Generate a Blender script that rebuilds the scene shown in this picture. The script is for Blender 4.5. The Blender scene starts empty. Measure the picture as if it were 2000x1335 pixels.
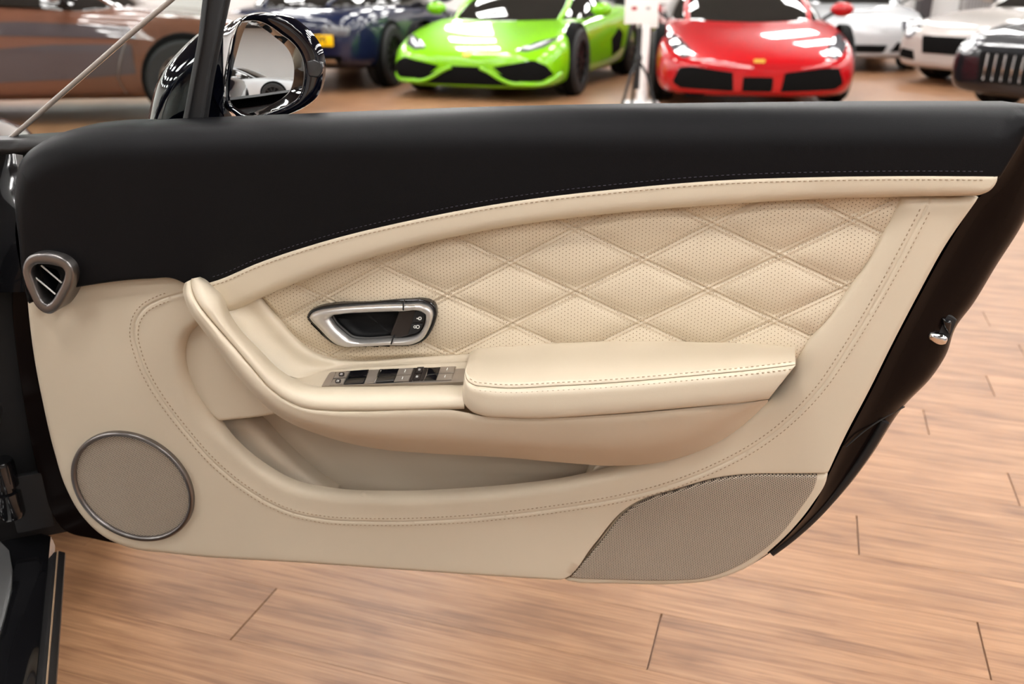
import bpy, bmesh, math, random
import numpy as np
from mathutils import Vector, Matrix
from mathutils.geometry import delaunay_2d_cdt
from mathutils.bvhtree import BVHTree

random.seed(7)
S = bpy.context.scene
COL = S.collection

# ------------------------------------------------------------------ camera, world, exposure
FPX = 1740.0
CAM_H = 1.12
PITCH = math.radians(21.83)
cam_d = bpy.data.cameras.new('camera')
cam_d.sensor_width = 36.0
cam_d.lens = FPX / 2000.0 * 36.0
cam_d.clip_start = 0.02
cam_d.clip_end = 100
cam_d.dof.use_dof = True
cam_d.dof.focus_distance = 1.02
cam_d.dof.aperture_fstop = 5.2
cam = bpy.data.objects.new('camera', cam_d)
COL.objects.link(cam)
cam.location = (0, 0, CAM_H)
cam.rotation_euler = (math.pi / 2 - PITCH, 0, 0)
S.camera = cam

world = bpy.data.worlds.new('world')
S.world = world
world.use_nodes = True
world.node_tree.nodes['Background'].inputs[0].default_value = (0.9, 0.95, 1.0, 1)
world.node_tree.nodes['Background'].inputs[1].default_value = 0.0

S.view_settings.view_transform = 'Standard'
S.view_settings.look = 'None'
S.view_settings.gamma = 1.0
S.view_settings.exposure = 0.0
S.view_settings.use_curve_mapping = False
LAMP = 41.0                                  # radiance of the ceiling LED frames
try:
    S.cycles.max_bounces = 8
    S.cycles.diffuse_bounces = 4
    S.cycles.glossy_bounces = 4
    S.cycles.sample_clamp_indirect = 6.0
    S.cycles.use_denoising = True
except Exception:
    pass

# ------------------------------------------------------------------ measuring helpers
_f = np.array([0, math.cos(PITCH), -math.sin(PITCH)])
_u = np.array([0, math.sin(PITCH), math.cos(PITCH)])
_r = np.array([1.0, 0, 0])
C0 = np.array([0, 0, CAM_H])


def ray(px, py):
    return _f * FPX + _r * (px - 1000.0) - _u * (py - 667.5)


def ground(px, py, z=0.0):
    r = ray(px, py)
    return C0 + r * ((z - CAM_H) / r[2])


def at_depth(px, py, y):
    r = ray(px, py)
    return C0 + r * (y / r[1])


# door frame: u runs hinge -> latch, v is height above the floor, w stands out of the trim
PHI = math.radians(6.0)
DU = np.array([math.cos(PHI), -math.sin(PHI), 0])
DV = np.array([0, 0, 1.0])
DW = np.array([-math.sin(PHI), -math.cos(PHI), 0])
DO = np.array([0, 0.97, 0.0])


def P(px, py, w=0.0):
    r = ray(px, py)
    t = (w - (C0 - DO) @ DW) / (r @ DW)
    q = C0 + r * t - DO
    return np.array([q @ DU, q @ DV, w])


def PP(pts, w=0.0):
    return np.array([P(x, y, w) for x, y in pts])


# ------------------------------------------------------------------ mesh helpers
def tag(o, label=None, cat=None, group=None, kind=None):
    if label: o['label'] = label
    if cat: o['category'] = cat
    if group: o['group'] = group
    if kind: o['kind'] = kind
    return o


def empty(name, loc=(0, 0, 0), rz=0.0):
    o = bpy.data.objects.new(name, None)
    o.empty_display_size = 0.1
    COL.objects.link(o)
    o.location = loc
    o.rotation_euler = (0, 0, rz)
    return o


def mk(name, verts, faces, mat, parent=None, smooth=True, auto=None):
    me = bpy.data.meshes.new(name)
    me.from_pydata([tuple(map(float, v)) for v in verts], [], faces)
    me.update()
    if mat: me.materials.append(mat)
    o = bpy.data.objects.new(name, me)
    COL.objects.link(o)
    if parent: o.parent = parent
    if smooth:
        me.polygons.foreach_set('use_smooth', [True] * len(me.polygons))
        if auto is not None:
            sharp(me, auto)
    return o


def sharp(me, ang):
    bm = bmesh.new(); bm.from_mesh(me)
    a = math.radians(ang)
    for e in bm.edges:
        if len(e.link_faces) == 2 and e.calc_face_angle(0) > a:
            e.smooth = False
    bm.to_mesh(me); bm.free()


def mkbm(name, bm, mat, parent=None, smooth=True, auto=None):
    me = bpy.data.meshes.new(name)
    bm.to_mesh(me); bm.free()
    if mat: me.materials.append(mat)
    o = bpy.data.objects.new(name, me)
    COL.objects.link(o)
    if parent: o.parent = parent
    if smooth:
        me.polygons.foreach_set('use_smooth', [True] * len(me.polygons))
        if auto is not None: sharp(me, auto)
    return o


def fixn(o):
    bm = bmesh.new(); bm.from_mesh(o.data)
    bmesh.ops.recalc_face_normals(bm, faces=bm.faces)
    bm.to_mesh(o.data); bm.free()
    return o


def bmbox(bm, c, d, rot=None, bev=0.0):
    M = Matrix.Translation(Vector(c))
    if rot is not None: M = M @ rot
    r = bmesh.ops.create_cube(bm, size=1.0, matrix=M @ Matrix.Diagonal((d[0], d[1], d[2], 1)))
    if bev > 0:
        es = {e for v in r['verts'] for e in v.link_edges}
        bmesh.ops.bevel(bm, geom=list(es), offset=bev, segments=2, affect='EDGES', profile=0.7)


def box(name, c, d, mat, parent=None, bev=0.0, rot=None):
    bm = bmesh.new(); bmbox(bm, c, d, rot, bev)
    return mkbm(name, bm, mat, parent, True, 40)


def crs(pts, n=8, closed=False, corner=50):
    """Catmull-Rom through the points; turns sharper than `corner` stay corners."""
    p = np.array(pts, float)
    N = len(p)
    if N < 3: return p
    d = p.shape[1]
    cosl = math.cos(math.radians(corner))

    def tang(i):
        a, b, c = p[(i - 1) % N], p[i], p[(i + 1) % N]
        if not closed and i == 0: return None, p[1] - p[0]
        if not closed and i == N - 1: return p[-1] - p[-2], None
        v1, v2 = b - a, c - b
        l1, l2 = np.linalg.norm(v1) + 1e-9, np.linalg.norm(v2) + 1e-9
        if (v1 @ v2) / (l1 * l2) < cosl:
            return v1 / l1, v2 / l2
        t = v1 / l1 * l2 / (l1 + l2) + v2 / l2 * l1 / (l1 + l2)
        t = t / (np.linalg.norm(t) + 1e-9)
        return t, t
    out = []
    K = N if closed else N - 1
    for i in range(K):
        a, b = p[i], p[(i + 1) % N]
        L = np.linalg.norm(b - a)
        ta = tang(i)[1]; tb = tang((i + 1) % N)[0]
        ta = ta / (np.linalg.norm(ta) + 1e-9) * L; tb = tb / (np.linalg.norm(tb) + 1e-9) * L
        for k in range(n):
            s = k / n
            h = (2 * s**3 - 3 * s**2 + 1, s**3 - 2 * s**2 + s, -2 * s**3 + 3 * s**2, s**3 - s**2)
            out.append(h[0] * a + h[1] * ta + h[2] * b + h[3] * tb)
    if not closed: out.append(p[-1])
    return np.array(out)


def resample(p, n=None, step=None, closed=False):
    p = np.asarray(p, float)
    if closed: p = np.vstack([p, p[:1]])
    L = np.concatenate([[0], np.cumsum(np.linalg.norm(np.diff(p, axis=0), axis=1))])
    if n is None: n = max(3, int(round(L[-1] / step)) + 1)
    s = np.linspace(0, L[-1], n + 1)[:-1] if closed else np.linspace(0, L[-1], n)
    return np.stack([np.interp(s, L, p[:, k]) for k in range(p.shape[1])], 1)


def seg_dist(q, a, b):
    """distance of points q (N,2) to segments a->b (M,2): min distance, segment index, position"""
    best = np.full(len(q), 1e9); idx = np.zeros(len(q), int); tt = np.zeros(len(q))
    ab = b - a; L2 = (ab**2).sum(1) + 1e-15
    for s in range(0, len(q), 4000):
        qq = q[s:s + 4000]
        t = np.clip(((qq[:, None] - a) * ab).sum(2) / L2, 0, 1)
        d = np.linalg.norm(qq[:, None] - (a + t[..., None] * ab), axis=2)
        k = d.argmin(1); ar = np.arange(len(qq))
        best[s:s + 4000] = d[ar, k]; idx[s:s + 4000] = k; tt[s:s + 4000] = t[ar, k]
    return best, idx, tt


def inside(q, poly):
    x, y = q[:, 0], q[:, 1]
    r = np.zeros(len(q), bool)
    j = len(poly) - 1
    for i in range(len(poly)):
        xi, yi = poly[i]; xj, yj = poly[j]
        c = ((yi > y) != (yj > y)) & (x < (xj - xi) * (y - yi) / (yj - yi + 1e-15) + xi)
        r ^= c
        j = i
    return r


def polyline_dist(q, line):
    return seg_dist(q, line[:-1], line[1:])[0]


def patch(name, outline, mat, parent, w0=0.0, rad=0.004, skirt=0.02, step=0.008, h=None, extra=None, raw=False, wtrace=None, n=6, corner=50, auto=None, hole=None):
    """Padded panel: an outline (photo pixels traced on the plane w) filled with a surface that rolls over at its edge.
    outline entries are (px, py) or (px, py, radius)."""
    rads = [o[2] if len(o) > 2 else rad for o in outline]
    wt = w0 if wtrace is None else wtrace
    uv = np.array([P(o[0], o[1], wt)[:2] for o in outline]) if not raw else np.array([o[:2] for o in outline])
    deps = [o[3] if len(o) > 3 else r_ for o, r_ in zip(outline, rads)]
    src_ = np.hstack([uv, np.array(rads)[:, None], np.array(deps)[:, None]])
    full = crs(src_, n=n, closed=True, corner=corner) if n > 1 else src_
    fine = []
    for i in range(len(full)):
        p_, q_ = full[i], full[(i + 1) % len(full)]
        k_ = max(1, int(math.ceil(np.linalg.norm(q_[:2] - p_[:2]) / max(.0035, min(step * .6, .01)))))
        for j in range(k_): fine.append(p_ + (q_ - p_) * j / k_)
    full = np.array(fine)
    loop, lr, ld = full[:, :2], np.clip(full[:, 2], 1e-5, None), np.clip(full[:, 3], 1e-5, None)
    area = 0.5 * np.sum(loop[:, 0] * np.roll(loop[:, 1], -1) - np.roll(loop[:, 0], -1) * loop[:, 1])
    if area < 0: loop, lr, ld = loop[::-1].copy(), lr[::-1].copy(), ld[::-1].copy()
    a, b = loop, np.roll(loop, -1, axis=0)
    tan = np.roll(loop, -1, axis=0) - np.roll(loop, 1, axis=0)
    tan /= np.linalg.norm(tan, axis=1)[:, None] + 1e-12
    nrm = np.stack([-tan[:, 1], tan[:, 0]], 1)
    pts = [loop]
    cand = []
    for k in (0.06, 0.2, 0.42, 0.7, 1.0):
        cand.append(np.hstack([loop + nrm * (lr * k)[:, None], (lr * k)[:, None]]))
    cand = np.vstack(cand)
    lo, hi = loop.min(0), loop.max(0)
    gx, gy = np.meshgrid(np.arange(lo[0], hi[0], step), np.arange(lo[1], hi[1], step * 0.9))
    gx = gx + (np.arange(gx.shape[0]) % 2)[:, None] * step * 0.5
    g = np.stack([gx.ravel(), gy.ravel()], 1)
    d, idx, t = seg_dist(cand[:, :2], a, b)
    ok = inside(cand[:, :2], loop) & (d > cand[:, 2] * 0.93) & (d > 2e-5)
    cand = cand[ok, :2]
    g = g[inside(g, loop)]
    d, idx, t = seg_dist(g, a, b)
    g = g[d > np.maximum(lr[idx] * 1.15, step * 0.35)]
    inner = [cand, g]
    if extra is not None and len(extra):
        ex = np.asarray(extra); ex = ex[inside(ex, loop)]
        dd = seg_dist(ex, a, b)[0]; ex = ex[dd > 1e-4]
        inner.append(ex)
    allp = np.vstack([loop] + inner)
    NL = len(loop)
    edges = []
    if hole is not None:
        hl_ = resample(hole, step=.003, closed=True)
        hl_ = hl_[inside(hl_, loop)]
        b0 = len(allp); allp = np.vstack([allp, hl_])
        edges = [(b0 + i, b0 + i + 1) for i in range(len(hl_) - 1) if np.linalg.norm(hl_[i + 1] - hl_[i]) < .004]
    res = delaunay_2d_cdt([Vector(p) for p in allp], edges, [list(range(NL))], 1, 1e-7)
    V = np.array([[v.x, v.y] for v in res[0]]); F = [list(f) for f in res[2]]
    if hole is not None:
        cen = np.array([V[f].mean(0) for f in F]); kp_ = ~inside(cen, hl_ if False else np.asarray(hole))
        F = [f for f, k_ in zip(F, kp_) if k_]
    d, idx, t = seg_dist(V, a, b)
    r = lr[idx] * (1 - t) + lr[(idx + 1) % NL] * t
    x = np.clip(1 - d / r, 0, 1)
    dp = ld[idx] * (1 - t) + ld[(idx + 1) % NL] * t
    w = w0 - dp * (1 - np.sqrt(np.clip(1 - x * x, 0, 1)))
    if h is not None: w = w + h(V[:, 0], V[:, 1])
    verts = np.hstack([V, w[:, None]]).tolist()
    # skirt
    bm = bmesh.new()
    bv = [bm.verts.new(v) for v in verts]
    for f in F:
        try: bm.faces.new([bv[i] for i in f])
        except ValueError: pass
    for v_ in [v_ for v_ in bm.verts if not v_.link_faces]: bm.verts.remove(v_)
    be = [e for e in bm.edges if len(e.link_faces) == 1]
    if skirt > 0:
        ext = bmesh.ops.extrude_edge_only(bm, edges=be)
        for v in ext['geom']:
            if isinstance(v, bmesh.types.BMVert): v.co.z -= skirt
    bmesh.ops.recalc_face_normals(bm, faces=bm.faces)
    o = mkbm(name, bm, mat, parent, True, auto)
    ups = sum(p.normal.z for p in o.data.polygons)
    if ups < 0: o.data.flip_normals()
    return o


def loft(name, curves, mat, parent, n=90, cross=5, smooth_cross=True, auto=None, fromP=True, caps=False, tuck=(0, 0)):
    """curves: list of lists of (px, py, w) traced curves; skinned one to the next."""
    R = []
    for c in curves:
        p = np.array([P(*q) for q in c]) if fromP else np.array(c, float)
        R.append(resample(crs(p, 8), n))
    R = np.array(R)
    if smooth_cross and len(R) > 2:
        rows = np.array([crs(R[:, i], cross, corner=75) for i in range(n)])
    else:
        rows = np.array([R[:, i] for i in range(n)])
    ql = C0 - DO; cl = np.array([ql @ DU, ql @ DV, ql @ DW])
    for e_, t_ in ((0, tuck[0]), (-1, tuck[1])):
        if t_:
            dv_ = rows[e_] - cl; dv_ = dv_ / np.linalg.norm(dv_, axis=1)[:, None]
            k1 = rows[e_] + dv_ * t_
            rows = np.vstack([k1[None], rows]) if e_ == 0 else np.vstack([rows, k1[None]])
            n += 1
    m = rows.shape[1]
    V = rows.reshape(-1, 3)
    F = [[i * m + j, i * m + j + 1, (i + 1) * m + j + 1, (i + 1) * m + j] for i in range(n - 1) for j in range(m - 1)]
    if caps:
        F.append(list(range(m))); F.append([(n - 1) * m + j for j in range(m)][::-1])
    return fixn(mk(name, V, F, mat, parent, True, auto))


def tube(name, pts, r, mat, parent=None, sides=8, closed=False, up=(0, 0, 1), flat=1.0):
    p = np.array(pts, float); n = len(p)
    V = []; F = []
    upv = np.array(up, float)
    for i in range(n):
        t = p[(i + 1) % n] - p[i - 1] if closed else p[min(i + 1, n - 1)] - p[max(i - 1, 0)]
        t = t / (np.linalg.norm(t) + 1e-12)
        s = np.cross(t, upv)
        if np.linalg.norm(s) < 1e-4: s = np.cross(t, (0.3, 1, 0.1))
        s /= np.linalg.norm(s); q = np.cross(s, t)
        ri = r[i] if hasattr(r, '__len__') else r
        for k in range(sides):
            a = 2 * math.pi * k / sides
            V.append(p[i] + s * math.cos(a) * ri + q * math.sin(a) * ri * flat)
    for i in range(n if closed else n - 1):
        j = (i + 1) % n
        for k in range(sides):
            k2 = (k + 1) % sides
            F.append([i * sides + k, i * sides + k2, j * sides + k2, j * sides + k])
    if not closed:
        F.append(list(range(sides))[::-1]); F.append([(n - 1) * sides + k for k in range(sides)])
    return fixn(mk(name, V, F, mat, parent, True, 50))


def lathe(name, prof, mat, parent=None, seg=32, axis='y', auto=35):
    """prof: (radius, along) pairs, spun about the axis"""
    V = []; F = []
    m = len(prof)
    for i in range(seg):
        a = 2 * math.pi * i / seg
        for r, h in prof:
            if axis == 'y': V.append((r * math.cos(a), h, r * math.sin(a)))
            else: V.append((r * math.cos(a), r * math.sin(a), h))
    for i in range(seg):
        j = (i + 1) % seg
        for k in range(m - 1):
            F.append([i * m + k, i * m + k + 1, j * m + k + 1, j * m + k])
    return fixn(mk(name, V, F, mat, parent, True, auto))


def ring(name, outer, inner, mat, parent, w_out, w_top, w_in, lip=0.003, n=120, wtrace=None, auto=45, extra_in=None):
    """bezel between two closed traced outlines, rounded in section"""
    wt = w_top if wtrace is None else wtrace
    A = resample(crs(PP(outer, wt), 8, True), n, closed=True)
    B = resample(crs(PP(inner, wt), 8, True), n, closed=True)
    k = np.argmin(np.linalg.norm(B - A[0], axis=1)); B = np.roll(B, -k, axis=0)
    # same turning direction
    def ar(q): return np.sum(q[:, 0] * np.roll(q[:, 1], -1) - np.roll(q[:, 0], -1) * q[:, 1])
    if ar(A) * ar(B) < 0: B = np.roll(B[::-1], 1, axis=0)
    rows = []
    for s, wv in ((0, w_out), (0.02, w_top - lip), (0.12, w_top - lip * 0.25), (0.3, w_top), (0.7, w_top), (0.88, w_top - lip * 0.25), (0.98, w_top - lip), (1.0, w_in)):
        q = A * (1 - s) + B * s; q = q.copy(); q[:, 2] = wv; rows.append(q)
    m = len(rows); V = np.stack(rows, 1).reshape(-1, 3)
    F = [[i * m + j, i * m + j + 1, ((i + 1) % n) * m + j + 1, ((i + 1) % n) * m + j] for i in range(n) for j in range(m - 1)]
    return fixn(mk(name, V, F, mat, parent, True, auto))


def stitches(name, pts3, mat, parent, pitch=0.0052, length=0.0030, width=0.0011, height=0.0008, up=(0, 0, 1)):
    q = resample(pts3, step=pitch)
    V = []; F = []
    upv = np.array(up, float)
    for i in range(1, len(q) - 1):
        t = q[i + 1] - q[i - 1]; t /= np.linalg.norm(t) + 1e-12
        s = np.cross(upv, t); s /= np.linalg.norm(s) + 1e-12
        nn = np.cross(t, s)
        b = len(V); c = q[i]
        for e in (-1, 1):
            V += [c + t * e * length / 2 + s * width / 2 - nn * 0.0006, c + t * e * length / 2 - s * width / 2 - nn * 0.0006]
        V += [c - t * length * 0.25 + nn * height, c + t * length * 0.25 + nn * height]
        F += [[b, b + 1, b + 4], [b + 1, b + 3, b + 5, b + 4], [b + 3, b + 2, b + 5], [b + 2, b, b + 4, b + 5]]
    o = fixn(mk(name, V, F, mat, parent, True))
    return tag(o, kind='stuff')


def offset2(line, d):
    l = np.asarray(line, float)
    t = np.gradient(l[:, :2], axis=0); t /= np.linalg.norm(t, axis=1)[:, None] + 1e-12
    o = l.copy(); o[:, 0] += -t[:, 1] * d; o[:, 1] += t[:, 0] * d
    return o


# ------------------------------------------------------------------ materials
def pmat(name, col, rough=0.5, metal=0.0, coat=0.0, spec=0.5, emit=None, estr=0.0, trans=0.0, ior=1.45, sheen=0.0):
    m = bpy.data.materials.new(name); m.use_nodes = True
    b = m.node_tree.nodes['Principled BSDF']
    b.inputs['Base Color'].default_value = (*col, 1)
    b.inputs['Roughness'].default_value = rough
    b.inputs['Metallic'].default_value = metal
    b.inputs['Coat Weight'].default_value = coat
    b.inputs['Coat Roughness'].default_value = 0.03
    b.inputs['Specular IOR Level'].default_value = spec
    b.inputs['IOR'].default_value = ior
    b.inputs['Transmission Weight'].default_value = trans
    b.inputs['Sheen Weight'].default_value = sheen
    if emit:
        b.inputs['Emission Color'].default_value = (*emit, 1)
        b.inputs['Emission Strength'].default_value = estr
    return m


def nodes(m): return m.node_tree.nodes, m.node_tree.links, m.node_tree.nodes['Principled BSDF']


def noise_tint(m, scale=6.0, amt=0.12, bump=0.0, bscale=900.0, coords='Object', rough_amt=0.0):
    n, l, b = nodes(m)
    tc = n.new('ShaderNodeTexCoord')
    col = tuple(b.inputs['Base Color'].default_value)
    nz = n.new('ShaderNodeTexNoise'); nz.inputs['Scale'].default_value = scale; nz.inputs['Detail'].default_value = 4
    l.new(tc.outputs[coords], nz.inputs['Vector'])
    mx = n.new('ShaderNodeMix'); mx.data_type = 'RGBA'
    mx.inputs[6].default_value = (*[c * (1 - amt) for c in col[:3]], 1)
    mx.inputs[7].default_value = (*[min(1, c * (1 + amt)) for c in col[:3]], 1)
    l.new(nz.outputs['Fac'], mx.inputs[0])
    l.new(mx.outputs[2], b.inputs['Base Color'])
    if bump > 0:
        vz = n.new('ShaderNodeTexVoronoi'); vz.inputs['Scale'].default_value = bscale
        l.new(tc.outputs[coords], vz.inputs['Vector'])
        bp = n.new('ShaderNodeBump'); bp.inputs['Strength'].default_value = bump; bp.inputs['Distance'].default_value = 0.0004
        l.new(vz.outputs['Distance'], bp.inputs['Height'])
        l.new(bp.outputs['Normal'], b.inputs['Normal'])
    return m


def dots(m, pitch_u, pitch_v, radius, dark, bump=0.6):
    """staggered round holes in the u,v plane of the object"""
    n, l, b = nodes(m)
    tc = n.new('ShaderNodeTexCoord')
    src = b.inputs['Base Color'].links[0].from_socket if b.inputs['Base Color'].links else None

    def grid(off):
        a = n.new('ShaderNodeVectorMath'); a.operation = 'MULTIPLY_ADD'
        a.inputs[1].default_value = (1 / pitch_u, 1 / pitch_v, 0); a.inputs[2].default_value = (off, off, 0)
        l.new(tc.outputs['Object'], a.inputs[0])
        fr = n.new('ShaderNodeVectorMath'); fr.operation = 'FRACTION'; l.new(a.outputs[0], fr.inputs[0])
        s = n.new('ShaderNodeVectorMath'); s.operation = 'SUBTRACT'; s.inputs[1].default_value = (0.5, 0.5, 0); l.new(fr.outputs[0], s.inputs[0])
        k = n.new('ShaderNodeVectorMath'); k.operation = 'MULTIPLY'; k.inputs[1].default_value = (pitch_u, pitch_v, 0); l.new(s.outputs[0], k.inputs[0])
        ln = n.new('ShaderNodeVectorMath'); ln.operation = 'LENGTH'; l.new(k.outputs[0], ln.inputs[0])
        return ln.outputs['Value']
    mn = n.new('ShaderNodeMath'); mn.operation = 'MINIMUM'
    l.new(grid(0.0), mn.inputs[0]); l.new(grid(0.5), mn.inputs[1])
    mr = n.new('ShaderNodeMapRange'); mr.inputs[1].default_value = radius * 0.75; mr.inputs[2].default_value = radius * 1.15
    mr.inputs[3].default_value = 0; mr.inputs[4].default_value = 1
    l.new(mn.outputs[0], mr.inputs[0])
    mx = n.new('ShaderNodeMix'); mx.data_type = 'RGBA'
    mx.inputs[6].default_value = (*dark, 1)
    if src: l.new(src, mx.inputs[7])
    else: mx.inputs[7].default_value = b.inputs['Base Color'].default_value
    l.new(mr.outputs[0], mx.inputs[0]); l.new(mx.outputs[2], b.inputs['Base Color'])
    bp = n.new('ShaderNodeBump'); bp.inputs['Strength'].default_value = bump; bp.inputs['Distance'].default_value = 0.0006
    l.new(mr.outputs[0], bp.inputs['Height']); l.new(bp.outputs['Normal'], b.inputs['Normal'])
    return m


CREAM = (0.62, 0.535, 0.41)
M = {}
M['cream'] = noise_tint(pmat('cream leather', CREAM, 0.42, spec=0.4), 5, 0.03, 0.12, 1400)
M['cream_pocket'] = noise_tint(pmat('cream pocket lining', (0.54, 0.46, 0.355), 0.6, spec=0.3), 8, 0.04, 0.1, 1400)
M['perf'] = dots(noise_tint(pmat('perforated cream leather', (0.625, 0.53, 0.395), 0.48, spec=0.35), 5, 0.03), 0.0076, 0.0045, 0.00052, (0.16, 0.10, 0.06))
M['black_leather'] = noise_tint(pmat('black leather', (0.0040, 0.0038, 0.0046), 0.48, spec=0.17), 12, 0.1, 0.16, 1200)
M['thread'] = pmat('tan thread', (0.36, 0.26, 0.17), 0.7)
M['thread_dark'] = pmat('dark thread', (0.035, 0.03, 0.045), 0.6)
M['grille'] = dots(pmat('taupe speaker mesh', (0.50, 0.42, 0.33), 0.5, metal=0.1), 0.0043, 0.00248, 0.00074, (0.02, 0.016, 0.013), 0.8)
M['satin'] = noise_tint(pmat('satin metal', (0.66, 0.64, 0.62), 0.36, metal=0.8), 60, 0.03)
M['satin_dark'] = noise_tint(pmat('dark satin metal', (0.24, 0.225, 0.22), 0.34, metal=1.0), 60, 0.03)
M['chrome'] = noise_tint(pmat('chrome', (0.85, 0.85, 0.86), 0.08, metal=1.0), 60, 0.02)
M['gloss_black'] = noise_tint(pmat('gloss black', (0.006, 0.006, 0.007), 0.08, coat=0.6), 30, 0.1)
M['slat'] = noise_tint(pmat('bright satin slat', (0.72, 0.70, 0.68), 0.35, metal=0.3), 60, 0.02)
M['matt_black'] = noise_tint(pmat('matt black plastic', (0.010, 0.010, 0.011), 0.6), 30, 0.1)
M['seal'] = noise_tint(pmat('black rubber seal', (0.012, 0.011, 0.011), 0.45), 30, 0.1)
M['shell'] = noise_tint(pmat('black painted door shell', (0.006, 0.0035, 0.003), 0.2, spec=0.06), 30, 0.1)
M['navy'] = noise_tint(pmat('navy black paint', (0.002, 0.0025, 0.006), 0.05, coat=1.0), 30, 0.1)
M['mirror'] = pmat('mirror glass', (0.86, 0.88, 0.88), 0.0, metal=1.0)
M['taupe_plate'] = noise_tint(pmat('taupe satin plate', (0.46, 0.41, 0.36), 0.36, metal=0.7), 60, 0.03)
M['piano'] = noise_tint(pmat('piano black', (0.004, 0.004, 0.006), 0.05, coat=0.5), 30, 0.1)
M['brown_black'] = noise_tint(pmat('dark brown plastic', (0.022, 0.016, 0.014), 0.4), 30, 0.1)
M['icon'] = pmat('white print', (0.75, 0.75, 0.72), 0.5)
M['tyre'] = noise_tint(pmat('tyre rubber', (0.012, 0.012, 0.012), 0.7), 20, 0.15)
M['rim_dark'] = pmat('dark alloy', (0.035, 0.035, 0.037), 0.3, metal=0.8)
M['rim_silver'] = pmat('silver alloy', (0.42, 0.38, 0.36), 0.3, metal=0.7)
M['glass_dark'] = noise_tint(pmat('dark car glass', (0.018, 0.016, 0.014), 0.03, coat=0.5), 5, 0.1)
M['intake'] = noise_tint(pmat('black intake mesh', (0.004, 0.004, 0.004), 0.7, spec=0.08), 60, 0.3)
M['lamp_glass'] = noise_tint(pmat('headlight glass', (0.10, 0.10, 0.11), 0.05, coat=1.0), 40, 0.5)
M['drl'] = pmat('white lamp element', (0.85, 0.87, 0.9), 0.25, coat=0.5)
M['tail'] = pmat('red tail lamp', (0.35, 0.01, 0.01), 0.15, coat=0.8)
M['yellow'] = noise_tint(pmat('yellow number plate', (0.95, 0.55, 0.0), 0.4), 5, 0.03)
M['plate_ink'] = pmat('number plate ink', (0.01, 0.01, 0.01), 0.6)
M['gold'] = pmat('gold badge', (0.75, 0.5, 0.08), 0.3, metal=0.6)
M['caliper'] = pmat('yellow caliper', (0.8, 0.4, 0.02), 0.4)


def paint(name, col, rough=0.10):
    return noise_tint(pmat(name, col, rough + 0.25, coat=1.0, spec=0.12), 4, 0.03)


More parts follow.
